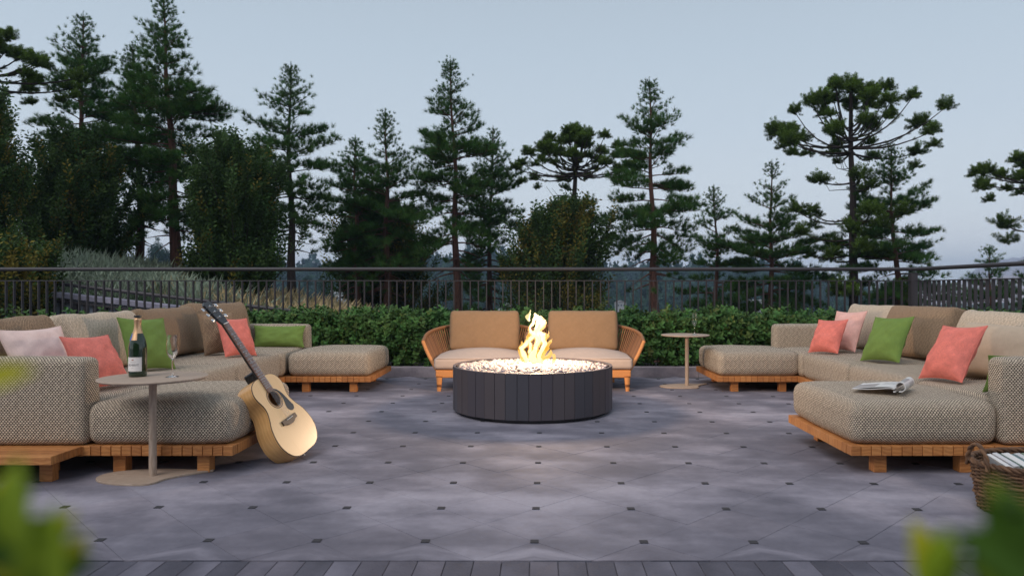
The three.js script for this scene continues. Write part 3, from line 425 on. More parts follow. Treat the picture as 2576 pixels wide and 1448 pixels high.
// ---------------------------------------------------------------- far woods and houses
{
  const r = rngOf(501), P = []; for (let k = 0; k < 150; k++) { const u = r() * 2 - .7, a = r() * 6.28, s = Math.sqrt(Math.max(0, 1 - Math.min(1, u * u))) * (.6 + .4 * r()), c = new V3(Math.cos(a) * s, u + .7, Math.sin(a) * s), x = new V3(r() - .5, r() - .5, r() - .5).normalize().multiplyScalar(.3), y = new V3(r() - .5, r() - .5, r() - .5).normalize().multiplyScalar(.3); P.push(c.x, c.y, c.z, c.x + x.x, c.y + x.y, c.z + x.z, c.x + y.x, c.y + y.y, c.z + y.z); }
  const clump = tri(P), M = [], C = [], wm = leafMat(.028, .06, .035, 0, .9);
  for (let k = 0; k < 5200; k++) { const d = 190 + Math.pow(r(), .8) * 330, px = -500 + r() * 2800, x = (px - CX) / F * d; if (px > 2000 && r() < (px - 2000) / 300) continue; if (pn(px * .012, d * .03, 4) > .28) continue; const s = 1.6 + r() * 2.6 + (r() < .06 ? 2.5 : 0); M.push(new THREE.Matrix4().compose(new V3(x, groundY(x, d) - .5, -d), new THREE.Quaternion().setFromAxisAngle(UPV, r() * 6.28), new V3(s, s * (.9 + r() * .7), s))); const v = .6 + r() * .9; C.push(rgb(v, v, v)); }
  tag(copies('distant_wood', clump, wm, M, null, C), 'blue hazed woods covering the distant hillside', 'woods', null, 'stuff');
  // single far trees
  const ft = (px, top, base, w, d, label) => { const p = at(px, base, d), t = thing('distant_tree', label, 'tree', [p.x, p.y - 1, p.z]), h = (base - top) / F * d + 1, W = w / F * d; part('trunk', tube([new V3(), new V3(.2, h * .5, 0), new V3(0, h * .8, 0)], [h * .02, h * .015, h * .008], 5), barkDark, t); const m = []; for (let k = 0; k < 26; k++) { const s = W * (.22 + r() * .18), q = r(), a = r() * 6.28, y = h * (.35 + .55 * q), rr = W * .75 * Math.sin(Math.PI * (.2 + .7 * q)) * r(); m.push(new THREE.Matrix4().compose(new V3(Math.cos(a) * rr, y - s * .5, Math.sin(a) * rr), new THREE.Quaternion().setFromAxisAngle(UPV, r() * 6), new V3(s, s * .9, s))); } copies('crown', clump, wm, m, t); };
  ft(385, 612, 676, 30, 150, 'hazy blue distant tree seen left of the tallest pine trunk, broad'); ft(415, 628, 680, 26, 150, 'hazy blue distant tree beside the tallest pine trunk, lower'); ft(395, 590, 676, 14, 165, 'thin wispy distant tree top above the blue tree group');
  ft(772, 690, 770, 22, 170, 'distant umbrella shaped tree right of the lone pine trunk'); ft(812, 706, 775, 34, 170, 'distant rounded tree pair standing left of the close pines');
  const wallM = std({ color: rgb(.48, .49, .5), roughness: .9 }), wallM2 = std({ color: rgb(.36, .36, .37), roughness: .9 }), roofM = std({ color: rgb(.22, .2, .2), roughness: .9 }), roofL = std({ color: rgb(.55, .57, .6), roughness: .8 }), winM = std({ color: rgb(.05, .06, .08), roughness: .3 });
  const spots = [[1100, 694, 26, 'distant pale house at the left end of the hilltop row'], [1122, 704, 32, 'distant house low on the hill left of the tall pine trunk behind the left chair'], [1190, 697, 30, 'distant house on the hill between the two pine trunks above the left chair'], [1178, 713, 36, 'widest distant house below the hilltop row, beside the tall pine trunk'], [1218, 706, 26, 'distant house on the hill close left of the smaller pine trunk'], [1262, 703, 34, 'distant house on the hill right of the smaller pine trunk'], [1330, 698, 26, 'distant house at the right end of the hilltop row, by the leafy tree'], [1275, 780, 40, 'pale house deep in the valley behind the gap between hedge and chairs'], [1905, 770, 40, 'pale valley house seen through the fence left of the medium pine trunk'], [1560, 774, 26, 'small valley house right of the leafy tree behind the fire'], [845, 760, 70, 'low pale building beyond the golden grass left of the close pines']];
  spots.forEach(([px, py, w, lab], k) => {
    const d = py > 750 ? 200 : 470 - (py - 690) * 3, p = at(px, py, d), t = thing('house', lab, 'house', p, (r() - .5) * .9, 'distant houses on the hillside'), W = w / F * d, h = W * (.3 + r() * .22), D = W * .7, wm2 = r() < .6 ? wallM : wallM2;
    part('wall', bx(W, h + 6, D, 0, h / 2 - 3, 0), wm2, t);
    if (r() < .5) part('roof', rbx(W * 1.06, h * .12, D * 1.06, .05, 0, h * 1.06, 0), roofL, t); else { const s = new THREE.Shape([[-W * .54, 0], [W * .54, 0], [0, h * .45]].map((q) => new THREE.Vector2(...q))); part('roof', metric(new THREE.ExtrudeGeometry(s, { depth: D * 1.08, bevelEnabled: false }).translate(0, h, -D * .54)), r() < .5 ? roofM : roofL, t); }
    const nw = 3; for (let i = 0; i < nw; i++) part('window', bx(W * .14, h * .3, .12, (i - 1) * W * .28, h * .5, D / 2 + .02), winM, t);
  });
}

// ---------------------------------------------------------------- upholstery
function softBox(w, h, d, o = {}) {
  const { r = .05, crown = .02, noise = .004, nf = 7, seed = 0, inner = 9, shape } = o;
  const line = (L) => { const e = L / 2, a = []; for (let k = 0; k <= 4; k++) a.push(-e + r * (1 - Math.cos(k / 4 * Math.PI / 2)) * 1); for (let k = 1; k < inner; k++) a.push(lerp(-e + r, e - r, k / inner)); for (let k = 4; k >= 0; k--) a.push(e - r * (1 - Math.cos(k / 4 * Math.PI / 2))); return a; };
  const X = line(w), Y = line(h), Z = line(d), P = [], U = [], N = [w / 2 - r, h / 2 - r, d / 2 - r], v = new V3(), c = new V3();
  const bend = (q) => { v.set(...q); c.set(clamp(q[0], -N[0], N[0]), clamp(q[1], -N[1], N[1]), clamp(q[2], -N[2], N[2])); const n = v.clone().sub(c).normalize(); v.copy(c).addScaledVector(n, r);
    const bx_ = 1 - Math.pow(2 * v.x / w, 2), by_ = 1 - Math.pow(2 * v.y / h, 2), bz_ = 1 - Math.pow(2 * v.z / d, 2); const cr = Array.isArray(crown) ? crown : [crown * .5, crown, crown * .5];
    const s = (x, L) => clamp(x / (L * .35), -1, 1); const dx = cr[0] * s(v.x, w) * Math.max(0, by_) * Math.max(0, bz_), dy = cr[1] * s(v.y, h) * Math.sqrt(Math.max(0, bx_) * Math.max(0, bz_)), dz = cr[2] * s(v.z, d) * Math.sqrt(Math.max(0, bx_) * Math.max(0, by_));
    const k = noise * (pn(v.x * nf + seed, v.y * nf, v.z * nf) + .5 * pn(v.x * nf * 2.3, v.y * nf * 2.3 + seed, v.z * nf * 2.3));
    v.x += dx + n.x * k; v.y += dy + n.y * k; v.z += dz + n.z * k; if (shape) shape(v, n); return [v.x, v.y, v.z]; };
  const face = (A, B, f) => { for (let i = 0; i < A.length - 1; i++) for (let j = 0; j < B.length - 1; j++) { const q = [[A[i], B[j]], [A[i + 1], B[j]], [A[i + 1], B[j + 1]], [A[i], B[j + 1]]]; for (const k of [0, 1, 2, 0, 2, 3]) { P.push(...bend(f(q[k][0], q[k][1]))); U.push(q[k][0], q[k][1]); } } };
  face(X, Y, (a, b) => [a, b, d / 2]); face(X.slice().reverse(), Y, (a, b) => [a, b, -d / 2]); face(Z.slice().reverse(), Y, (a, b) => [w / 2, b, a]); face(Z, Y, (a, b) => [-w / 2, b, a]); face(X, Z.slice().reverse(), (a, b) => [a, h / 2, b]); face(X, Z, (a, b) => [a, -h / 2, b]);
  const g = new THREE.BufferGeometry(); g.setAttribute('position', new THREE.Float32BufferAttribute(P, 3)); g.setAttribute('uv', new THREE.Float32BufferAttribute(U, 2)); return smoothNormals(g);
}
function pillowGeo(w, h, t, seed = 0, pinch = .09) { // faces +z, base at y = 0
  const n = 22, P = [], U = [];
  const pt = (i, j, s) => { const u = -1 + 2 * i / n, v = -1 + 2 * j / n, uu = Math.sin(u * Math.PI / 2), vv = Math.sin(v * Math.PI / 2); const x = w / 2 * uu * (1 - pinch * (1 - vv * vv)), y = h / 2 * vv * (1 - pinch * (1 - uu * uu)); const th = Math.pow(Math.max(0, (1 - uu * uu * uu * uu) * (1 - vv * vv * vv * vv)), .55) * Math.pow(Math.max(0, (1 - uu * uu * .55) * (1 - vv * vv * .55)), .5);
    const e = Math.min(1, th * 2), cr = .015 * e * (pn(uu * 2.4 + seed, vv * 2.4, s) + .6 * pn(uu * 5 + seed, vv * 4.2, s * 3)) + .006 * e * Math.sin((uu * vv) * 9 + seed) * Math.abs(uu * vv); const tt = t / 2 * th * (1 - .16 * vv) + cr; return [x, y + h / 2, s * Math.max(.0025 * (th > 0 ? 1 : 0), tt)]; };
  for (const s of [1, -1]) for (let i = 0; i < n; i++) for (let j = 0; j < n; j++) { const q = s > 0 ? [[i, j], [i + 1, j], [i + 1, j + 1], [i, j], [i + 1, j + 1], [i, j + 1]] : [[i, j], [i + 1, j + 1], [i + 1, j], [i, j], [i, j + 1], [i + 1, j + 1]]; for (const [a, b] of q) { P.push(...pt(a, b, s)); U.push(w * a / n, h * b / n); } }
  const g = new THREE.BufferGeometry(); g.setAttribute('position', new THREE.Float32BufferAttribute(P, 3)); g.setAttribute('uv', new THREE.Float32BufferAttribute(U, 2)); return smoothNormals(g);
}
function pillow({ x, d, w, h, t = .17, face = 0, lean = 14, roll = 0, mat, label, seed, yb, group, cat = 'pillow', name = 'throw_pillow' }) {
  const p = at(x, 900, d), o = thing(name, label, cat, p); o.position.y = yb ?? .45; o.rotation.set(R(-lean), R(face), R(roll), 'YXZ');
  const pts = []; const g = pillowGeo(w, h, t, seed); part('cover', g, mat, o);
  for (let k = 0; k <= 64; k++) { const a = k / 64 * 4, s = Math.floor(a) % 4, f = Math.sin((a % 1 * 2 - 1) * Math.PI / 2), q = [[f, -1], [1, f], [-f, 1], [-1, -f]][s], pin = .09; pts.push(new V3(w / 2 * q[0] * (1 - pin * (1 - q[1] * q[1])), h / 2 * q[1] * (1 - pin * (1 - q[0] * q[0])) + h / 2, 0)); }
  part('seam', tube(pts, .0035, 5, false), mat, o); return o;
}

// ---------------------------------------------------------------- sofas
const baseTop = .17, baseBot = .112, seatH = .43;
function slatRow(parent, r, n, x0, pitch, gap, mk, m0) { for (let k = 0; k < n; k++) { const m = part('slat', mk(pitch - gap, r), m0 ? m0(r, k) : teakPick(r), parent); m.position.x = 0; mk.put(m, x0 + pitch * (k + .5)); } }
function woodBase(parent, r, x0, x1, z0, z1, sides) { // rim of short teak blocks round a dark tray; z0 is the front (nearest the viewer)
  const h = baseTop - baseBot, y = baseBot + h / 2, dep = .07;
  part('tray', bx(x1 - x0 - .02, h - .01, z0 - z1 - .02, (x0 + x1) / 2, y - .002, (z0 + z1) / 2), teak[1], parent);
  if (sides.front) { const n = Math.round((x1 - x0) / .062), p = (x1 - x0) / n; for (let k = 0; k < n; k++) part('slat', rbx(p - .0045, h, dep, .003, x0 + p * (k + .5), y, z0 - dep / 2 + (r() - .5) * .002, 0, r() * 4, r() * 4), teakPick(r), parent); }
  for (const [on, x] of [[sides.left, x0 + dep / 2], [sides.right, x1 - dep / 2]]) if (on) { const zf = sides.front ? z0 - dep - .001 : z0, n = Math.max(1, Math.round((zf - z1) / .062)), p = (zf - z1) / n; for (let k = 0; k < n; k++) part('slat', rbx(dep, h - .0005, p - .0008, .0012, x + (r() - .5) * .0008, y, zf - p * (k + .5), 1, r() * 4, r() * 4), teakPick(r), parent); }
}
function legs(parent, r, list) { for (const [x, z] of list) part('leg', rbx(.075, baseBot, .075, .004, x, baseBot / 2, z, 0, r() * 4, r() * 4), teakPick(r), parent); }
function ottoman(label, xa, xb, z0, z1, seed) { // xa..xb, front z0, back z1
  const r = rngOf(seed), cx = (xa + xb) / 2, cz = (z0 + z1) / 2, t = thing('ottoman', label, 'ottoman', [cx, 0, cz]), w = xb - xa, d = z0 - z1;
  woodBase(t, r, -w / 2, w / 2, d / 2, -d / 2, { front: true, left: true, right: true });
  legs(t, r, [[-w / 2 + .2, d / 2 - .09], [w / 2 - .2, d / 2 - .09], [-w / 2 + .2, -d / 2 + .1], [w / 2 - .2, -d / 2 + .1]]);
  const g = softBox(w - .03, seatH - baseTop - .015, d - .03, { r: .07, crown: [.008, .026, .008], noise: .006, nf: 4, seed }); const c = part('cushion', g, weave, t); c.position.y = baseTop + .004 + (seatH - baseTop - .015) / 2;
  return t;
}
function sofa(label, s, seed) { // s = 1: backs at the right (+x), s = -1: at the left
  const r = rngOf(seed), t = thing('modular_sofa', label, 'sofa', [0, 0, 0]), c = (x) => s > 0 ? x + .06 : -x; const X = (a, b) => s > 0 ? [c(a), c(b)] : [c(b), c(a)];
  const [x0, x1] = X(2.70, 3.92), mid = (x0 + x1) / 2;
  woodBase(t, r, x0, x1, -4.275, -8.66, { front: true, left: s > 0, right: s < 0 });
  legs(t, r, [[c(2.84), -5.6], [c(2.84), -7.5], [c(3.6), -4.4], [c(3.6), -6], [c(2.84), -8.5], [c(2.95), -4.36]]);
  // ledge of long boards at the near end
  for (let k = 0; k < 5; k++) { const [a, b] = X(2.705, 4.1); part('board', rbx(b - a, .048, .0535, .004, (a + b) / 2, .148, -4.033 - k * .0545, 0, r() * 3, r() * 3), teakPick(r), t); }
  { const nb = 5; for (const lx of [2.82, 3.7]) part('leg', rbx(.075, .124, .06, .004, c(lx), .062, -4.16, 0, r(), r()), teakPick(r), t); }
  const panelH = .69 - baseTop - .006;
  { const [a, b] = X(2.69, 3.95); const p = part('arm_panel', softBox(b - a, panelH, .17, { r: .045, crown: [.006, .006, .008], noise: .004, nf: 3, seed, inner: 7 }), weave, t); p.position.set((a + b) / 2, baseTop + .004 + panelH / 2, -4.365); const q = part('arm_panel', p.geometry, weave, t); q.position.set((a + b) / 2 , baseTop + .004 + panelH / 2, -8.5); }
  { const p = part('back_panel', softBox(.17, panelH, 3.93, { r: .045, crown: [.008, .006, .004], noise: .005, nf: 3, seed: seed + 2, inner: 12 }), weave, t); p.position.set(c(3.865), baseTop + .004 + panelH / 2, -6.432); }
  const cuts = [-4.46, -5.36, -6.51, -7.62, -8.405]; for (let k = 0; k < 4; k++) { const L = cuts[k] - cuts[k + 1], [a, b] = X(2.715, 3.77); const m = part('seat_cushion', softBox(b - a, seatH - baseTop - .01, L - .008, { r: .06, crown: [.01, .024, .008], noise: .006, nf: 4, seed: seed + k }), weave, t); m.position.set((a + b) / 2, baseTop + .003 + (seatH - baseTop - .01) / 2, (cuts[k] + cuts[k + 1]) / 2); }
  return t;
}
sofa('long woven modular sofa along the left side of the terrace, loose cushions on its seats', -1, 11);
sofa('long woven modular sofa along the right side of the terrace, wood base beside the basket', 1, 12);
ottoman('large woven ottoman with teak slat base at front left, guitar leaning on it', -2.72, -1.815, -4.285, -5.36, 31);
ottoman('large woven ottoman with teak slat base at front right, magazine lying on it', 1.852, 2.765, -4.285, -5.36, 32);
ottoman('far left woven ottoman beside the hedge, nothing on it', -2.70, -1.79, -7.68, -8.76, 33);
ottoman('far right woven ottoman between the far side table and the sofa', 1.905, 2.82, -7.70, -8.74, 34);

// big back cushions
function backCushion({ x, z, len, h = .47, t = .24, face, lean = 13, mat, label, seed, roll = 0, yb = .44 }) {
  const o = thing('back_cushion', label, 'cushion', [x, yb, z]); o.rotation.set(R(-lean), R(face), R(roll), 'YXZ');
  const g = softBox(len, h, t, { r: t * .2, crown: [.0, -.004, .045], noise: .013, nf: 5, seed, inner: 14, shape: (v) => { const e = Math.pow(Math.abs(2 * v.x / len), 6) * Math.max(0, 2 * v.y / h); v.y += .012 * e; v.z *= 1 - .3 * Math.pow(Math.max(0, 2 * v.y / h), 3); v.z += .011 * Math.sin(v.x * 26 + v.y * 9 + seed) * Math.max(0, 1 - Math.abs(2 * v.x / len)) * smooth(.2, -.5, v.y / h); } });
  const m = part('cover', g, mat, o); m.position.y = h / 2;
  const e = []; for (let k = 0; k <= 24; k++) { const f = -1 + k / 12; e.push(new V3(len * .475 * f, h * .985 + .02 * Math.pow(Math.abs(f), 6) - .012, .0)); } part('piping', tube(e, .004, 5), mat, o);
  return o;
}
backCushion({ x: -3.60, z: -4.86, len: .98, face: 90, mat: weaveBrown, seed: 1, label: 'brown woven back cushion at the near end of the left sofa, behind the pink pillow' });
backCushion({ x: -3.58, z: -5.94, len: .98, face: 90, mat: weaveSand, seed: 2, label: 'sand coloured back cushion of the left sofa between the coral and green pillows' });
backCushion({ x: -3.58, z: -7.02, len: 1.0, face: 90, mat: weaveBrown, seed: 3, label: 'brown woven back cushion behind the champagne glass on the left sofa', h: .48 });
backCushion({ x: -3.50, z: -7.95, len: .84, face: 74, mat: weaveBrown, seed: 4, label: 'brown back cushion in the far corner of the left sofa, behind the guitar head', h: .51 });
backCushion({ x: 3.62, z: -7.82, len: .98, face: -84, mat: weaveSand, seed: 5, label: 'sand back cushion at the far end of the right sofa, behind the striped pillow', h: .49 });
backCushion({ x: 3.60, z: -6.86, len: .86, face: -80, mat: weaveBrown, seed: 6, label: 'brown woven back cushion behind the green pillow on the right sofa', h: .5 });
backCushion({ x: 3.68, z: -5.72, len: 1.0, face: -84, mat: weaveSand, seed: 7, label: 'woven back cushion standing behind the plain tan cushion on the right sofa', h: .48 });
backCushion({ x: 3.42, z: -5.2, len: .80, h: .40, face: -62, mat: plainSand, seed: 8, t: .22, label: 'plain tan cushion beside the near coral pillow on the right sofa', lean: 18 });
// throw pillows (x: photo column of the base, d: depth)
pillow({ x: 138, d: 4.76, w: .50, h: .44, face: 80, lean: 27, mat: blush, seed: 1, label: 'pale pink pillow behind the near arm of the left sofa' });
pillow({ x: 272, d: 4.78, w: .40, h: .39, face: 80, lean: 30, roll: -2, mat: coral, seed: 2, label: 'coral pillow left of the champagne bottle on the near left sofa seat' });
pillow({ x: 384, d: 5.80, w: .42, h: .45, face: 68, lean: 22, roll: -3, mat: green, seed: 3, label: 'square green pillow behind the champagne bottle' });
pillow({ x: 560, d: 7.24, w: .42, h: .43, face: 62, lean: 16, mat: weaveBrown, seed: 4, label: 'small brown woven pillow between the far coral pillow and the left sofa back' });
pillow({ x: 606, d: 7.02, w: .37, h: .40, face: 64, lean: 24, roll: -3, mat: coral, seed: 5, label: 'coral pillow behind the guitar neck at the far end of the left sofa' });
pillow({ x: 698, d: 8.3, w: .60, h: .25, t: .13, face: 0, lean: 14, mat: green, seed: 6, label: 'long low green lumbar pillow against the far left arm panel', yb: .435 });
pillow({ x: 2364, d: 5.16, w: .40, h: .45, face: -78, lean: 31, roll: 3, mat: coral, seed: 7, label: 'near coral pillow on the right sofa in front of the tan cushion' });
pillow({ x: 2212, d: 6.5, w: .42, h: .45, face: -68, lean: 28, roll: 3, mat: green, seed: 8, label: 'square green pillow in the middle of the right sofa' });
pillow({ x: 2070, d: 7.38, w: .36, h: .38, face: -62, lean: 28, roll: 3, mat: coral, seed: 9, label: 'far coral pillow on the right sofa next to the far arm panel' });
pillow({ x: 2112, d: 7.6, w: .40, h: .46, face: -66, lean: 25, roll: 2, mat: pinkStripe, seed: 10, label: 'pink pillow half hidden behind the far coral pillow on the right sofa' });
pillow({ x: 2554, d: 4.60, w: .44, h: .24, t: .13, face: 186, lean: 12, mat: green, seed: 11, label: 'green lumbar pillow mostly hidden behind the near arm of the right sofa' });

// ---------------------------------------------------------------- fire pit
const PX = (1339.5 - CX) / F * 6.593, PZ = -6.593, PT = .413;
{
  const t = thing('fire_pit', 'round dark fire pit clad in vertical panels, filled with pebbles', 'fire pit', [PX, 0, PZ]), r = rngOf(88);
  const pm = [[.082, .072, .085], [.094, .080, .088], [.073, .070, .084], [.088, .074, .080]].map((c) => std({ color: rgb(...c), roughness: .48, metalness: .15 }));
  part('plinth', new THREE.CylinderGeometry(.675, .675, .04, 72).translate(0, .02, 0), blackGloss, t);
  const n = 46, w = 2 * .7227 * Math.tan(Math.PI / n), pg = [rbx(w - .0015, PT - .03, .022, .002, 0, (PT + .03) / 2, .7227 - .011), rbx(w - .0045, PT - .03, .022, .003, 0, (PT + .03) / 2, .7227 - .0125)];
  for (let k = 0; k < n; k++) { const m = part('panel', pg[k % 2], pm[(k >> 1) % 4], t); m.rotation.y = k / n * Math.PI * 2 + .035; }
  const ring = new THREE.Shape(); ring.absarc(0, 0, .701, 0, 6.2832); const hole = new THREE.Path(); hole.absarc(0, 0, .688, 0, 6.2832, true); ring.holes.push(hole);
  part('inner_ring', new THREE.ExtrudeGeometry(ring, { depth: PT - .05, bevelEnabled: false, curveSegments: 64 }).rotateX(-Math.PI / 2).translate(0, .045, 0), metalDark, t);
  part('bed', new THREE.CylinderGeometry(.687, .687, .04, 64).translate(0, PT - .055, 0), std({ color: rgb(.12, .11, .1), roughness: .95 }), t);
  const rocks = [0, 1, 2, 3].map((s) => { const g = new THREE.IcosahedronGeometry(1, 1), p = g.attributes.position; for (let k = 0; k < p.count; k++) { const q = new V3().fromBufferAttribute(p, k), m = 1 + .32 * pn(q.x * 1.3 + s * 9, q.y * 1.3, q.z * 1.3); p.setXYZ(k, q.x * m, q.y * m * .68, q.z * m * (.85 + .1 * s)); } return smoothNormals(g); });
  const rm = [[.66, .56, .52], [.55, .46, .43], [.46, .42, .46], [.74, .66, .61], [.52, .42, .38], [.38, .34, .39]].map((c) => std({ color: rgb(...c.map((x) => x * .62)), roughness: .7 }));
  const L = []; for (let k = 0; k < 1500; k++) { const a = r() * 6.283, q = Math.sqrt(r()) * .672, s = .012 + r() * .011; L.push({ p: new V3(Math.cos(a) * q, PT - .03 + .012 * r() + .03 * (1 - q / .69) + .008 * pn(Math.cos(a) * q * 9, Math.sin(a) * q * 9), Math.sin(a) * q), s, e: new THREE.Euler(r() * .7, r() * 6, r() * .7), g: Math.floor(r() * 4), m: Math.floor(r() * 6) }); }
  L.sort((a, b) => b.p.z + b.p.y * 2 - a.p.z - a.p.y * 2 + 0); const rest = [[], [], [], [], [], []];
  L.forEach((q, k) => { if (k < 300) { const m = part('pebble', rocks[q.g], rm[q.m], t); m.position.copy(q.p); m.rotation.copy(q.e); m.scale.setScalar(q.s); } else rest[q.m].push(new THREE.Matrix4().compose(q.p, new THREE.Quaternion().setFromEuler(q.e), new V3(q.s, q.s, q.s))); });
  rest.forEach((l, k) => copies('pebbles', rocks[k % 4], rm[k], l, t));
}
{ // flame
  const S = .000916, BX = 1372, BY = 712, t = thing('flame', 'bright yellow white flame rising from the pebbles of the fire pit', 'flame', [PX + (1372 - 1388) * S * .4 + .028, PT + .012, PZ]);
  const mesh = (curves, grow, warp, box, seed, res = 84) => {
    const mc = new MarchingCubes(res, new THREE.MeshBasicMaterial(), true, false, 400000), [x0, x1, y0, y1] = box, half = Math.max(x1 - x0, y1 - y0) / 2 * S + .02, cx = ((x0 + x1) / 2 - BX) * S, cy = (BY - (y0 + y1) / 2) * S;
    mc.isolation = 0; const segs = []; curves.forEach((c, ci) => { for (let k = 0; k < c.length - 1; k++) { const a = c[k], b = c[k + 1], zz = (q, i) => (q[3] ?? Math.sin(ci * 2.1 + i * .9) * 26) * S; segs.push([(a[0] - BX) * S, (BY - a[1]) * S, zz(a, k), a[2] * S * grow, (b[0] - BX) * S, (BY - b[1]) * S, zz(b, k + 1), b[2] * S * grow]); } });
    for (let k = 0; k < res; k++) for (let j = 0; j < res; j++) for (let i = 0; i < res; i++) {
      let x = cx + (i / res * 2 - 1) * half, y = cy + (j / res * 2 - 1) * half, z = (k / res * 2 - 1) * half; const f = 16;
      const wx = x + warp * (pn(x * f, y * f * .7, z * f + seed) + .5 * pn(x * f * 2.2, y * f * 1.6, z * f * 2 + seed)), wy = y + warp * .8 * pn(x * f + 7, y * f * .7, z * f + seed), wz = z + warp * pn(x * f, y * f + 5, z * f + seed);
      let m = 9; for (const s of segs) { const dx = s[4] - s[0], dy = s[5] - s[1], dz = s[6] - s[2], u = clamp(((wx - s[0]) * dx + (wy - s[1]) * dy + (wz - s[2]) * dz) / (dx * dx + dy * dy + dz * dz), 0, 1), q = Math.hypot(wx - s[0] - dx * u, wy - s[1] - dy * u, (wz - s[2] - dz * u) * 1.15) - lerp(s[3], s[7], u); const kk = .006, hh = clamp(.5 + .5 * (m - q) / kk, 0, 1); m = lerp(m, q, hh) - kk * hh * (1 - hh); }
      mc.field[k * res * res + j * res + i] = -m;
    }
    mc.update(); const c = mc.count, P = new Float32Array(mc.positionArray.slice(0, c * 3)), g = new THREE.BufferGeometry(); for (let k = 0; k < c; k++) { P[3 * k] = P[3 * k] * half + cx; P[3 * k + 1] = P[3 * k + 1] * half + cy; P[3 * k + 2] *= half; } g.setAttribute('position', new THREE.BufferAttribute(P, 3)); return smoothNormals(g);
  };
  const core = [
    [[1372, 716, 34], [1345, 650, 30], [1372, 570, 24], [1408, 490, 24], [1380, 410, 26], [1420, 335, 36], [1425, 285, 28], [1392, 240, 13], [1374, 218, 4]],
    [[1310, 706, 22], [1262, 625, 22], [1236, 565, 20], [1290, 505, 22], [1350, 445, 20], [1392, 380, 18], [1420, 330, 20]],
    [[1300, 706, 18], [1318, 640, 16], [1330, 570, 14], [1310, 510, 12]],
    [[1420, 710, 22], [1404, 640, 20], [1440, 570, 19], [1462, 510, 19], [1448, 440, 19], [1415, 400, 14], [1400, 350, 10]],
    [[1345, 440, 14], [1318, 395, 9], [1330, 345, 8], [1362, 290, 10], [1392, 250, 6]],
    [[1440, 330, 26], [1462, 312, 18], [1470, 285, 7]],
  ], edge = [
    [[1440, 610, 14], [1488, 540, 17], [1518, 500, 12], [1536, 482, 5], [1552, 473, 3]], [[1455, 620, 10], [1496, 565, 10], [1516, 562, 5], [1522, 548, 3]], [[1440, 660, 18], [1468, 615, 14], [1480, 578, 4]],
    [[1262, 680, 16], [1222, 622, 10], [1206, 590, 5], [1198, 572, 2]], [[1290, 470, 12], [1310, 410, 11], [1318, 370, 4]], [[1478, 440, 8], [1492, 410, 5], [1486, 388, 2]], [[1400, 700, 16], [1500, 640, 15], [1520, 600, 8], [1528, 578, 3]], [[1300, 700, 16], [1240, 640, 15], [1228, 600, 8], [1236, 560, 3]], [[1250, 600, 12], [1228, 545, 10], [1240, 500, 4]], [[1470, 470, 10], [1500, 440, 7], [1496, 415, 2]], [[1540, 712, 10], [1562, 664, 11], [1558, 630, 5], [1546, 612, 2]],
  ], lowc = [[[1130, 712, 9], [1160, 694, 12], [1190, 668, 4]], [[1190, 712, 14], [1225, 676, 12], [1240, 640, 4]], [[1250, 716, 20], [1280, 664, 14], [1290, 632, 4]], [[1330, 722, 24], [1390, 716, 22], [1450, 720, 18]], [[1470, 716, 14], [1500, 676, 9], [1510, 650, 3]], [[1520, 716, 10], [1535, 690, 7], [1530, 668, 3]]];
  const glow = (c, e, op) => new THREE.MeshStandardMaterial({ color: 0x000000, emissive: rgb(...c), emissiveIntensity: e, roughness: 1, transparent: op < 1, opacity: op, side: THREE.DoubleSide });
  part('flame_core', mesh(core, .86, .016, [1180, 1580, 205, 725], 2), glow([1, .85, .52], 2.2, .9), t);
  part('flame_edge', mesh([...core, ...edge], 1.26, .02, [1180, 1580, 215, 715], 2), glow([1, .5, .04], 1.15, .5), t);
  part('flame_tip', mesh([[[1308, 286, 12], [1298, 252, 20], [1318, 214, 8], [1322, 178, 3]]], 1, .008, [1260, 1370, 160, 310], 5, 44), glow([1, .78, .35], 1.0, .85), t);
  part('flame_base', mesh(lowc, 1, .012, [1100, 1600, 600, 740], 8), glow([1, .72, .3], .8, .4), t);
  for (const [y, cd, rad] of [[.40, FIRE_CD * .75, 3.5], [.2, FIRE_CD * .09, 3]]) { const l = new THREE.PointLight(rgb(1, .7, .46), cd, 0, 2); l.position.set(.022, y, 0); l.castShadow = true; l.shadow.radius = rad; l.name = 'flame_light'; t.add(l); }
}

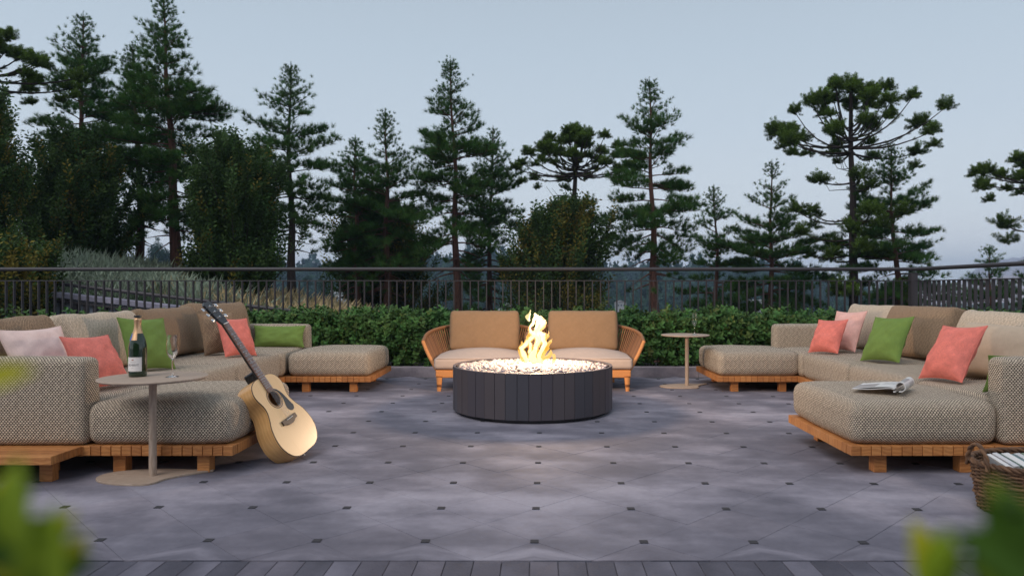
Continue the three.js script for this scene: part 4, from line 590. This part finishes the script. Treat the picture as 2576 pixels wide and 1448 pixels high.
// ---------------------------------------------------------------- club chairs
function clubChair(label, x, seed, copyOf) {
  const t = thing('club_chair', label, 'armchair', [x, 0, -8.2]), r = rngOf(seed);
  const rope = std({ color: rgb(.25, .115, .05), roughness: .75 }), rope2 = std({ color: rgb(.2, .09, .04), roughness: .75 }), wrapT = tex(64, 256, (u, v) => { const q = Math.abs(Math.sin(v * Math.PI * 16)); return mix3([.42, .25, .13], [.84, .57, .33], smooth(.1, .6, q)); }, [1, 8]), wrap = std({ map: wrapT, roughness: .7 }), wrapH = std({ map: again(wrapT, [8, 1]), roughness: .7 }); wrapH.map.rotation = Math.PI / 2; wrapH.map.repeat.set(1, 8);
  const front = .43, fy = .145, fh = .085;
  // frame rails and tapered legs, wrapped in cane
  part('front_rail', rbx(.96, fh, .05, .012, 0, fy + fh / 2, front - .03), wrapH, t);
  for (const s of [-1, 1]) {
    const side = []; for (let k = 0; k <= 10; k++) { const f = k / 10; side.push(new V3(s * (.455 - .07 * f * f), fy + fh / 2, lerp(front - .06, -.36, f))); } part('side_rail', tube(side, .035, 8), wrap, t);
    for (const z of [front - .03, -.34]) { const xx = z > 0 ? .445 : .36; const g = new THREE.CylinderGeometry(.044, .027, fy + .02, 4, 8).rotateY(Math.PI / 4); const l = part('leg', metric(g.translate(0, (fy + .02) / 2, 0), 0), wrap, t); l.position.set(s * xx, 0, z); l.rotation.z = s * .035; }
  }
  part('back_rail', rbx(.8, fh, .05, .012, 0, fy + fh / 2, -.36), wrapH, t);
  // shell: rim and base curves, u from -1 (left tip) to 1 (right tip)
  const rim = (u) => { const a = Math.abs(u), s = Math.sign(u), q = smooth(0, 1, a); const ang = a * 1.72; return new V3(s * .66 * Math.sin(Math.min(ang, 1.5708)) * (1 - .03 * Math.max(0, ang - 1.57) * 4), lerp(.685, .525, Math.pow(a, 2.2)), -.46 * Math.cos(ang) * 1 + (ang > 1.57 ? (ang - 1.57) * .9 : 0) + .02 * q); };
  const low = (u) => { const a = Math.abs(u), s = Math.sign(u), ang = a * 1.5708; return new V3(s * (.47 * Math.pow(Math.sin(ang), .7)), .225, lerp(-.37, front - .06, Math.pow(a, 1.75))); };
  const rp = []; for (let k = 0; k <= 60; k++) rp.push(rim(-1 + k / 30)); part('rim', tube(rp, .019, 8), rope, t);
  for (const s of [-1, 1]) part('arm_front', tube([0, .25, .5, .75, 1].map((f) => rim(s).lerp(low(s), f).add(new V3(s * .012 * Math.sin(f * 3.14), 0, .006))), .02, 8), wrap, t);
  const nr = 62; for (let k = 1; k < nr; k++) { const u = -1 + 2 * k / nr, a = rim(u), b = low(u), pts = [0, .33, .66, 1].map((f) => a.clone().lerp(b, f).add(new V3(0, 0, -.02 * Math.sin(f * 3.14) * (1 - Math.abs(u))))); part('rope', tube(pts, .0085, 5, false), k % 3 ? rope : rope2, t); }
  // cushions
  const seat = softBox(1.0, .125, .84, { r: .035, crown: [.005, .0, .01], noise: .003, nf: 5, seed, inner: 14, shape: (v) => { const zb = clamp((.12 - v.z) / .54, 0, 1); v.x *= 1 - .25 * zb * zb; if (v.y > 0) v.y += .082 * Math.pow(Math.max(0, 1 - Math.pow(v.x / .5, 2)), .8) * smooth(.42, .05, v.z) * (1 - .3 * zb); } });
  const sc = part('seat_cushion', seat, chairSeatCloth, t); sc.position.set(0, .298, .02);
  const pe = []; for (let k = 0; k <= 20; k++) pe.push(new V3(-.47 + .94 * k / 20, .352, .438)); part('piping', tube(pe, .005, 5), chairSeatCloth, t);
  const bk = softBox(.80, .46, .17, { r: .045, crown: [.004, .004, .04], noise: .009, nf: 4, seed: seed + 4, inner: 14, shape: (v) => { v.x *= 1 + .035 * -v.y; v.z += .007 * Math.sin(v.x * 34 + seed + v.y * 5) * smooth(.1, -.2, v.y) + .006 * pn(v.x * 11, v.y * 2.2, seed); } });
  const bc = part('back_cushion', bk, chairCloth, t); bc.position.set(0, .615, -.24); bc.rotation.x = -.15;
  const e = [], bw = .395, bh = .215; for (let k = 0; k <= 40; k++) { const a = k / 40 * 6.283, c = Math.cos(a), s = Math.sin(a), q = 1 / Math.pow(Math.pow(Math.abs(c), 8) + Math.pow(Math.abs(s), 8), 1 / 8); e.push(new V3(c * q * bw * (1 - .035 * s * q * bh), s * q * bh + .0, .058)); } const bp = part('piping', tube(e, .0055, 5, false), chairCloth, t); bp.position.copy(bc.position); bp.rotation.copy(bc.rotation);
  return t;
}
{
  const a = clubChair('left of the two tan cushioned rope club chairs, behind the fire pit', -.632, 5);
  const b = a.clone(); b.name = numbered('club_chair'); b.position.x = .512; b.userData = { label: 'right of the two tan cushioned rope club chairs, behind the fire pit', category: 'armchair', group: 'rope club chairs facing the fire' }; a.userData.group = b.userData.group; scene.add(b);
}

// ---------------------------------------------------------------- side tables
function sideTable(label, p, rTop, turn) {
  const t = thing('side_table', label, 'side table', p, turn);
  const disc = (r) => { const pr = [[.0, -.016], [r - .012, -.016], [r - .002, -.011], [r, -.006], [r - .003, -.001], [r - .01, 0], [0, 0]]; const g = new THREE.LatheGeometry(pr.map((q) => new THREE.Vector2(...q)), 72); return metric(g, 0); };
  const top = part('table_top', disc(rTop), greyWood, t); top.position.set(-.01, .586, -.03);
  part('pole', metric(new THREE.CylinderGeometry(.0215, .0215, .562, 20).translate(0, .291, 0), 1), greyWood, t);
  const s = new THREE.Shape(); s.moveTo(.14, .145); s.bezierCurveTo(.02, .19, -.31, .16, -.31, .005); s.bezierCurveTo(-.31, -.13, -.12, -.19, .02, -.185); s.bezierCurveTo(.1, -.18, .085, -.12, .1, -.075); s.bezierCurveTo(.13, .0, .2, .06, .29, .13); s.bezierCurveTo(.3, .19, .2, .13, .14, .145);
  part('base_plate', metric(new THREE.ExtrudeGeometry(s, { depth: .008, bevelEnabled: true, bevelThickness: .002, bevelSize: .003, bevelSegments: 2, curveSegments: 24 }).rotateX(-Math.PI / 2).translate(0, .002, 0), 0), greyWood, t);
  return t;
}
sideTable('round greyed wood side table at front left, bottle and glass on it', [-2.258, 0, -4.225], .295, 0);
sideTable('round pale wood side table by the hedge at right, one glass on it', [(1728 - CX) / F * 8.17, 0, -8.17], .272, .15);

// ---------------------------------------------------------------- bottle and glasses
{
  const p = at(345, 943, 4.26), t = thing('champagne_bottle', 'dark green champagne bottle with gold foil neck and white label', 'bottle', [p.x, .5862, p.z]), k = 1.06;
  const prof = [[0, .006], [.02, .004], [.043, 0], [.0455, .006], [.046, .02], [.046, .15], [.0445, .175], [.038, .205], [.0275, .235], [.0195, .258], [.0165, .28], [.0155, .3], [.0165, .302], [.0165, .308], [0, .308]].map((q) => new THREE.Vector2(q[0] * k, q[1] * k));
  part('glass', new THREE.LatheGeometry(prof, 48), phys({ color: rgb(.012, .03, .012), roughness: .08, clearcoat: .6, clearcoatRoughness: .05, specularIntensity: 1 }), t);
  const foil = std({ color: rgb(.78, .47, .26), metalness: .8, roughness: .38 });
  part('foil', new THREE.LatheGeometry([[.0268, .240], [.0205, .259], [.0176, .281], [.0178, .306], [.0195, .309], [.0195, .322], [.012, .327], [0, .328]].map((q) => new THREE.Vector2(q[0] * k, q[1] * k)), 48), foil, t);
  part('foil_band', new THREE.LatheGeometry([[.0392, .2035], [.0278, .2395], [.0272, .2395], [.0272, .239]].map((q) => new THREE.Vector2(q[0] * k + .0006, q[1] * k)), 48, Math.PI * 1.15, 2.2), std({ color: rgb(.05, .12, .42), metalness: .3, roughness: .4 }), t).rotation.y = .3;
  part('foil_seal', new THREE.LatheGeometry([[.0395, .203], [.028, .24]].map((q) => new THREE.Vector2(q[0] * k + .0012, q[1] * k)), 12, -.42, .84), foil, t).rotation.y = 0;
  part('cap', new THREE.CylinderGeometry(.0196 * k, .0196 * k, .012, 24).translate(0, .333 * k, 0), std({ color: rgb(.05, .045, .04), roughness: .4 }), t);
  const c = document.createElement('canvas'); c.width = 512; c.height = 380; const q = c.getContext('2d'); q.fillStyle = '#ece6e2'; q.fillRect(0, 0, 512, 380); q.strokeStyle = '#b9a99b'; q.lineWidth = 4; q.strokeRect(14, 14, 484, 352);
  q.textAlign = 'center'; q.fillStyle = '#a8705c'; q.beginPath(); q.ellipse(256, 70, 34, 16, 0, 0, 7); q.fill(); q.fillStyle = '#8b8580'; q.font = '30px serif'; q.fillText('CHAMPAGNE', 256, 142); q.fillStyle = '#2d2a33'; q.font = 'bold 72px serif'; q.fillText('HENRIOT', 256, 232); q.fillStyle = '#8b8580'; q.font = '24px serif'; q.fillText('BRUT', 256, 290); 
  const lt = new THREE.CanvasTexture(c); lt.colorSpace = THREE.SRGBColorSpace;
  part('label', new THREE.CylinderGeometry(.0466 * k, .0466 * k, .083, 40, 1, true, -1.0, 2.0).translate(0, .075, 0), std({ map: lt, roughness: .7, side: THREE.DoubleSide }), t).rotation.y = -.06;
}
function flute(label, p, h) {
  const t = thing('champagne_flute', label, 'glass', p), g = phys({ color: 0xffffff, roughness: .02, transmission: 1, thickness: .003, ior: 1.45, specularIntensity: 1 });
  const s = h / .245; part('foot', new THREE.LatheGeometry([[0, .0], [.036, 0], [.0365, .002], [.02, .005], [.006, .012], [.0038, .03], [.0034, .085], [.0038, .1], [0, .1]].map((q) => new THREE.Vector2(q[0] * s, q[1] * s)), 32), g, t);
  part('bowl', new THREE.LatheGeometry([[0, .1], [.006, .102], [.019, .118], [.028, .138], [.0315, .16], [.031, .19], [.0285, .225], [.027, .245], [.0262, .245], [.0277, .225], [.0302, .19], [.0306, .16], [.027, .139], [.018, .121], [.006, .107], [0, .106]].map((q) => new THREE.Vector2(q[0] * s, q[1] * s)), 40), g, t);
  return t;
}
flute('tall champagne flute beside the bottle on the near left table', [at(433, 946, 4.24).x, .5864, -4.235], .245);
flute('tall champagne flute on the far side table by the hedge', [at(1747, 840, 8.13).x, .5864, -8.13], .25);

// ---------------------------------------------------------------- guitar
{
  const A = at(775, 1131, 4.70), B = at(523, 752, 4.6), ax = B.clone().sub(A), L = ax.length(); ax.normalize();
  const tw = camera.position.clone().sub(A.clone().lerp(B, .4)).normalize(), e1 = tw.clone().addScaledVector(ax, -tw.dot(ax)).normalize(), e2 = ax.clone().cross(e1), n = e1.clone().multiplyScalar(Math.cos(R(54))).addScaledVector(e2, Math.sin(R(54))), sx = ax.clone().cross(n);
  const t = thing('acoustic_guitar', 'pale wood acoustic guitar leaning against the front left ottoman', 'guitar', A); t.quaternion.setFromRotationMatrix(new THREE.Matrix4().makeBasis(sx, ax, n));
  const body = [[0, 0], [.1, .004], [.17, .035], [.216, .1], [.225, .17], [.205, .245], [.168, .305], [.146, .355], [.148, .4], [.165, .445], [.168, .485], [.145, .53], [.1, .555], [.05, .562], [0, .562]];
  const cur = new THREE.SplineCurve(body.map((q) => new THREE.Vector2(q[0] * .95, q[1]))), rt = cur.getPoints(60), outline = [...rt, ...rt.slice(1, -1).reverse().map((q) => new THREE.Vector2(-q.x, q.y))], sc = (k) => outline.map((q) => new THREE.Vector2(q.x * k, (q.y - .27) * k + .27));
  const s1 = new THREE.Shape(sc(1)), dep = .112; s1.holes.push(new THREE.Path(sc(.955).slice().reverse())); part('side', metric(new THREE.ExtrudeGeometry(s1, { depth: dep, bevelEnabled: false }).translate(0, 0, -dep - .001), 1), maple, t);
  part('back', metric(new THREE.ExtrudeGeometry(new THREE.Shape(sc(.985)), { depth: .004, bevelEnabled: true, bevelThickness: .003, bevelSize: .003, bevelSegments: 2 }).translate(0, 0, -dep - .0085), 1), maple, t);
  const s2 = new THREE.Shape(sc(.992)); const hl = new THREE.Path(); hl.absarc(0, .40, .052, 0, 6.2832, true); s2.holes.push(hl);
  part('soundboard', metric(new THREE.ExtrudeGeometry(s2, { depth: .003, bevelEnabled: false, curveSegments: 40 }).translate(0, 0, -.0005), 1), spruce, t);
  const bnd = sc(.995); part('binding', tube([...bnd, bnd[0]].map((q) => new V3(q.x, q.y, .0005)), .0028, 6, false), darkWood, t);
  for (const [a, m] of [[.056, darkWood], [.0625, maple], [.068, darkWood]]) part('rosette', new THREE.RingGeometry(a - .0028, a + .003, 48).translate(0, .40, .0029 + a * .004), m, t);
  const pg = new THREE.Shape(); pg.moveTo(.02, .462); pg.bezierCurveTo(.1, .45, .1, .36, .125, .30); pg.bezierCurveTo(.12, .262, .07, .262, .055, .30); pg.bezierCurveTo(.05, .33, .085, .37, .068, .41); pg.bezierCurveTo(.06, .44, .03, .45, .02, .462);
  part('pickguard', new THREE.ExtrudeGeometry(pg, { depth: .0015, bevelEnabled: false, curveSegments: 20 }).translate(0, 0, .0027), blackGloss, t);
  const br = new THREE.Shape(); br.moveTo(-.082, .222); br.lineTo(-.05, .218); br.bezierCurveTo(-.03, .2, .03, .2, .05, .218); br.lineTo(.082, .222); br.lineTo(.082, .25); br.lineTo(-.082, .25); br.closePath();
  part('bridge', new THREE.ExtrudeGeometry(br, { depth: .009, bevelEnabled: true, bevelSize: .001, bevelThickness: .001 }).translate(0, 0, .0027), darkWood, t); part('saddle', bx(.07, .003, .006, 0, .24, .0155), std({ color: rgb(.8, .77, .7) }), t);
  const nut = .968; const neck = new THREE.CylinderGeometry(.024, .029, nut - .53, 20, 1, false, Math.PI / 2, Math.PI).scale(1, 1, .9); part('neck', metric(moved(neck, 0, (nut + .53) / 2, 0), 1), blackGloss, t);
  part('heel', moved(new RoundedBoxGeometry(.05, .07, .09, 3, .014), 0, .585, -.05), blackGloss, t);
  const fb = new THREE.Shape([[-.031, .452], [.031, .452], [.0245, nut], [-.0245, nut]].map((q) => new THREE.Vector2(...q))); part('fretboard', new THREE.ExtrudeGeometry(fb, { depth: .007, bevelEnabled: false }).translate(0, 0, .003), std({ color: rgb(.19, .105, .075), roughness: .55 }), t);
  for (let k = 1; k <= 19; k++) { const y = nut - .728 * (1 - Math.pow(2, -k / 12)); if (y < .456) break; part('fret', bx(.049 + .013 * (nut - y) / .5, .0022, .0022, 0, y, .0106), chrome, t); }
  for (const k of [3, 5, 7, 9, 12]) { const y = nut - .728 * (1 - Math.pow(2, -(k - .5) / 12)); part('inlay', new THREE.CircleGeometry(.0035, 12).translate(0, y, .0103), std({ color: rgb(.75, .72, .68) }), t); }
  part('nut', bx(.05, .005, .005, 0, nut + .002, .0125), std({ color: rgb(.8, .77, .7) }), t);
  const hd = new THREE.Group(); hd.name = 'headstock'; hd.position.set(0, nut + .004, .006); hd.rotation.x = -.2; t.add(hd);
  const hs = new THREE.Shape([[-.026, 0], [.026, 0], [.036, .04], [.038, .165], [.02, .183], [0, .176], [-.02, .183], [-.038, .165], [-.036, .04]].map((q) => new THREE.Vector2(...q))); part('head_plate', new THREE.ExtrudeGeometry(hs, { depth: .014, bevelEnabled: true, bevelSize: .0015, bevelThickness: .0015, bevelSegments: 2 }).translate(0, 0, -.012), blackGloss, hd);
  for (const s of [-1, 1]) for (let k = 0; k < 3; k++) { const y = .05 + k * .045; part('tuner', merge([moved(new THREE.CylinderGeometry(.0045, .0045, .02, 12).rotateX(Math.PI / 2), s * .024, y, .012), moved(new THREE.CylinderGeometry(.0028, .0028, .03, 8).rotateZ(Math.PI / 2), s * .05, y, -.006), moved(new RoundedBoxGeometry(.017, .024, .009, 2, .004), s * .069, y, -.006), moved(new RoundedBoxGeometry(.012, .016, .014, 2, .003), s * .03, y, -.017)]), chrome, hd); }
  part('strings', merge([-2.5, -1.5, -.5, .5, 1.5, 2.5].map((k) => tube([new V3(k * .0108, .24, .0185), new V3(k * .0072, nut, .0155)], .0007, 4, false))), chrome, t);
  part('end_pin', new THREE.CylinderGeometry(.006, .008, .022, 12).translate(0, -.008, -.05), std({ color: rgb(.8, .77, .72) }), t);
}

// ---------------------------------------------------------------- magazine
{
  const p = at(2262, 975, 4.60), t = thing('magazine', 'open magazine with curled pages lying on the front right ottoman', 'magazine', [p.x, .462, p.z], R(-36));
  const paper = tex(256, 256, (() => { const f = fbm(4, 6, 3); return (u, v) => { const txt = u > .1 && u < .42 && v > .12 && v < .55 && Math.sin(v * 160) > .1 && f(u * 3, Math.floor(v * 25) / 25) > .35; const pic = u > .5 && u < .93 && v > .3 && v < .9; return pic ? mix3([.72, .69, .66], [.5, .48, .5], f(u, v)) : txt ? [.62, .61, .62] : [.86, .85, .84]; }; })(), [1, 1]);
  const pm = std({ map: paper, roughness: .45, side: THREE.DoubleSide }), white = std({ color: rgb(.74, .73, .72), roughness: .5 });
  const sheet = (prof, th, z0, z1) => { const P = [], U = []; const nn = prof.map((q, i) => { const a = prof[Math.max(0, i - 1)], b = prof[Math.min(prof.length - 1, i + 1)], l = Math.hypot(b[0] - a[0], b[1] - a[1]); return [-(b[1] - a[1]) / l, (b[0] - a[0]) / l]; }); const top = prof.map((q, i) => [q[0] + nn[i][0] * th, q[1] + nn[i][1] * th]); const ring = [...prof, ...top.slice().reverse()]; for (let i = 0; i < ring.length; i++) { const a = ring[i], b = ring[(i + 1) % ring.length], u = i / ring.length * 2, w = (i + 1) / ring.length * 2; P.push(a[0], a[1], z0, a[0], a[1], z1, b[0], b[1], z1, a[0], a[1], z0, b[0], b[1], z1, b[0], b[1], z0); U.push(u, 0, u, 1, w, 1, u, 0, w, 1, w, 0); } for (let i = 0; i < prof.length - 1; i++) for (const z of [z0, z1]) { P.push(prof[i][0], prof[i][1], z, prof[i + 1][0], prof[i + 1][1], z, top[i + 1][0], top[i + 1][1], z, prof[i][0], prof[i][1], z, top[i + 1][0], top[i + 1][1], z, top[i][0], top[i][1], z); for (let q = 0; q < 6; q++) U.push(.05, .05); } return tri(P, U); };
  const q1 = []; for (let k = 0; k <= 14; k++) { const f = k / 14; q1.push([-.245 + .245 * f, .002 + .028 * Math.pow(f, 2.2) * (1 - Math.pow(f, 12) * .5)]); }
  part('left_pages', sheet(q1, .004, -.16, .16), pm, t); const q1b = q1.map((q) => [q[0] * .9 - .0, q[1] + .010 * Math.sin(Math.PI * clamp((q[0] + .245) / .245, 0, 1)) + .005]); part('loose_page', sheet(q1b, .0008, -.158, .157), pm, t);
  const q2 = []; for (let k = 0; k <= 26; k++) { const a = -Math.PI / 2 - .3 + k / 26 * 5.3; q2.push([.034 + .031 * Math.cos(a) * (1 - .1 * k / 26), .036 + .033 * Math.sin(a) * (1 - .1 * k / 26)]); }
  part('rolled_pages', sheet(q2, .005, -.16, .16), pm, t); part('spine', bx(.012, .006, .32, 0, .003, 0), white, t);
}

// ---------------------------------------------------------------- basket of books
{
  const bxp = 2.60, bzp = -3.585, t = thing('wicker_basket', 'brown oval wicker basket with loop handles holding books', 'basket', [bxp, 0, bzp], 0), r = rngOf(71);
  const wk = [[.125, .062, .03], [.095, .046, .022], [.17, .085, .04]].map((c) => std({ color: rgb(...c), roughness: .7 })), RX = .385, RZ = .26, Hb = .245, fl = (y) => 1 + .1 * y / Hb;
  const nst = 40, rows = 25;
  for (let k = 0; k < nst; k++) { const a = k / nst * 6.283; part('stake', tube([0, .12, Hb].map((y) => new V3(Math.cos(a) * RX * fl(y), y, Math.sin(a) * RZ * fl(y))), .007, 5), wk[1], t); }
  for (let j = 0; j < rows; j++) { const y = .008 + j * (Hb - .02) / rows, band = j === 8 || j === 16, pts = []; for (let k = 0; k <= 170; k++) { const a = k / 170 * 6.2832, wv_ = Math.cos(a * nst / 2 + (j % 2) * Math.PI) * .006 + (band ? .006 : 0); pts.push(new V3(Math.cos(a) * (RX * fl(y) + wv_), y + (r() - .5) * .0015, Math.sin(a) * (RZ * fl(y) + wv_))); } part('weave_strand', tube(pts, band ? .0085 : .0062, 5, false), wk[band ? 2 : Math.floor(r() * 3)], t); }
  for (let s = 0; s < 3; s++) { const pts = []; for (let k = 0; k <= 150; k++) { const a = k / 150 * 6.2832, q = a * 20 + s * 2.09; pts.push(new V3(Math.cos(a) * (RX * 1.1 + .008 * Math.cos(q)), Hb - .004 + .008 * Math.sin(q), Math.sin(a) * (RZ * 1.1 + .008 * Math.cos(q)))); } part('rim', tube(pts, .0095, 5, false), wk[s], t); }
  for (const s of [-1, 1]) for (let q = 0; q < 2; q++) { const pts = []; for (let k = 0; k <= 26; k++) { const f = k / 26, a = Math.PI * f, tw = f * 22 + q * 3.14; pts.push(new V3(s * (RX * 1.1 - .0 + .005 * Math.cos(tw)), Hb - .03 + .115 * Math.sin(a) + .0, -.085 * Math.cos(a) + .005 * Math.sin(tw))); } part('handle', tube(pts, .0085, 6), wk[q + 1], t); }
  part('basket_floor', new THREE.CylinderGeometry(1, 1, .01, 40).scale(RX * .97, 1, RZ * .97).translate(0, .012, 0), wk[1], t);
  const covers = [['white paperback at the left end of the basket row', [.72, .71, .7], .02], ['white book with grey spine edge, second from the left in the basket', [.62, .62, .64], .022], ['thin dark green book third from the left in the basket', [.08, .13, .1], .012], ['thick white book in the middle of the basket row', [.74, .73, .71], .034], ['slim teal edged book right of the thick white one', [.12, .2, .2], .012], ['pale grey book fifth along behind the teal one in the basket', [.6, .6, .6], .026], ['white book with dark green cover side near the basket middle', [.2, .26, .17], .018], ['wide white book toward the right of the basket', [.72, .72, .73], .03], ['grey clothbound book at the right of the basket row', [.42, .42, .44], .024], ['white magazine stack end at the right rim of the basket', [.75, .74, .72], .03]];
  const pageM = std({ color: rgb(.72, .7, .66), roughness: .8 }); let bxx = -.285;
  covers.forEach(([label, c, th]) => { const b = thing('book', label, 'book', [bxp + bxx + th / 2, .028, bzp + .0]); b.rotation.set(0, R(-14), R(9)); const h = .222 + r() * .018, w = .27 + r() * .03, cm = std({ color: rgb(...c), roughness: .5 }); part('pages', bx(th - .005, h - .008, w - .006, 0, h / 2, -.003), pageM, b); part('cover', merge([bx(.0024, h, w, -th / 2 + .0012, h / 2, 0), bx(.0024, h, w, th / 2 - .0012, h / 2, 0), bx(th - .005, .0024, w, 0, h - .0012, 0)]), cm, b); bxx += th + .006 + r() * .006; });
}

// ---------------------------------------------------------------- blurred foreground shrubs
{
  const lm = [leafMat(.26, .38, .03, .45, .5), leafMat(.07, .15, .02, .4, .5), leafMat(.52, .52, .03, .5, .5)];
  const shrub = (label, d, spots, seed, root) => {
    const r = rngOf(seed), rp = at(root[0], root[1], d), t = thing('foreground_shrub', label, 'shrub', [rp.x, 0, rp.z]);
    const gs = [leafGeo(.028, .0146, .3, .12, 4), leafGeo(.0225, .0113, .15, .1, 4)];
    part('stem', tube([new V3(0, 0, 0), new V3(.01, rp.y * .5, 0), new V3(-.005, rp.y, 0)], [.008, .006, .004], 6), barkDark, t);
    for (const [x, y, c, s, ang] of spots) { const q = at(x, y, d + (r() - .5) * .035).sub(new V3(rp.x, 0, rp.z)), m = part('leaf', gs[Math.floor(r() * 2)], lm[c], t); const dir = new V3(Math.sin(R(ang)), Math.cos(R(ang)), .25 + (r() - .5) * .5); m.applyMatrix4(place(q.addScaledVector(dir.normalize(), -.012 * s), dir, (r() - .5) * 1.2, s)); }
    const tw = spots.filter((_, k) => k % 3 === 0).map(([x, y]) => { const q = at(x, y, d).sub(new V3(rp.x, 0, rp.z)); return tube([new V3(0, rp.y * .9, 0), q.clone().lerp(new V3(0, rp.y, 0), .4).add(new V3(0, .01, 0)), q], [.003, .002, .001], 4, false); }); part('twig', merge(tw), barkDark, t);
  };
  const a = [], r = rngOf(15); for (let k = 0; k < 46; k++) { const x = -60 + r() * 190, y = 1275 + r() * 210; if (x > -10 + (y - 1275) * .75) continue; a.push([x, y, r() < .66 ? 1 : r() < .55 ? 0 : 2, .65 + r() * .4, (r() - .3) * 150]); }
  for (const q of [[95, 1400, 2, 1.0, 30], [60, 1420, 2, 1.3, -20], [150, 1432, 2, .8, 40], [25, 1300, 0, 1, -10], [70, 1370, 1, .8, 40], [-8, 945, 2, .62, 70], [100, 1450, 0, 1.2, 10]]) a.push(q);
  shrub('blurred bright green shrub close to the viewer at the bottom left corner', .225, a, 5, [-20, 1400]);
  const b = []; for (let k = 0; k < 20; k++) b.push([2562 + r() * 90, 1335 + r() * 160, r() < .75 ? 1 : 0, .8 + r() * .5, (r() - .6) * 150]);
  for (const q of [[2368, 1415, 0, 1.05, 8], [2352, 1440, 2, 1.0, -12], [2390, 1450, 0, 1, 25], [2562, 1300, 0, .8, -30], [2530, 1330, 1, 1, -40]]) b.push(q);
  shrub('blurred green shrub close to the viewer at the bottom right corner', .225, b, 6, [2600, 1420]);
}
scene.traverse((o) => { if (o.isMesh) { o.castShadow = true; o.receiveShadow = true; } });
renderer.render(scene, camera);
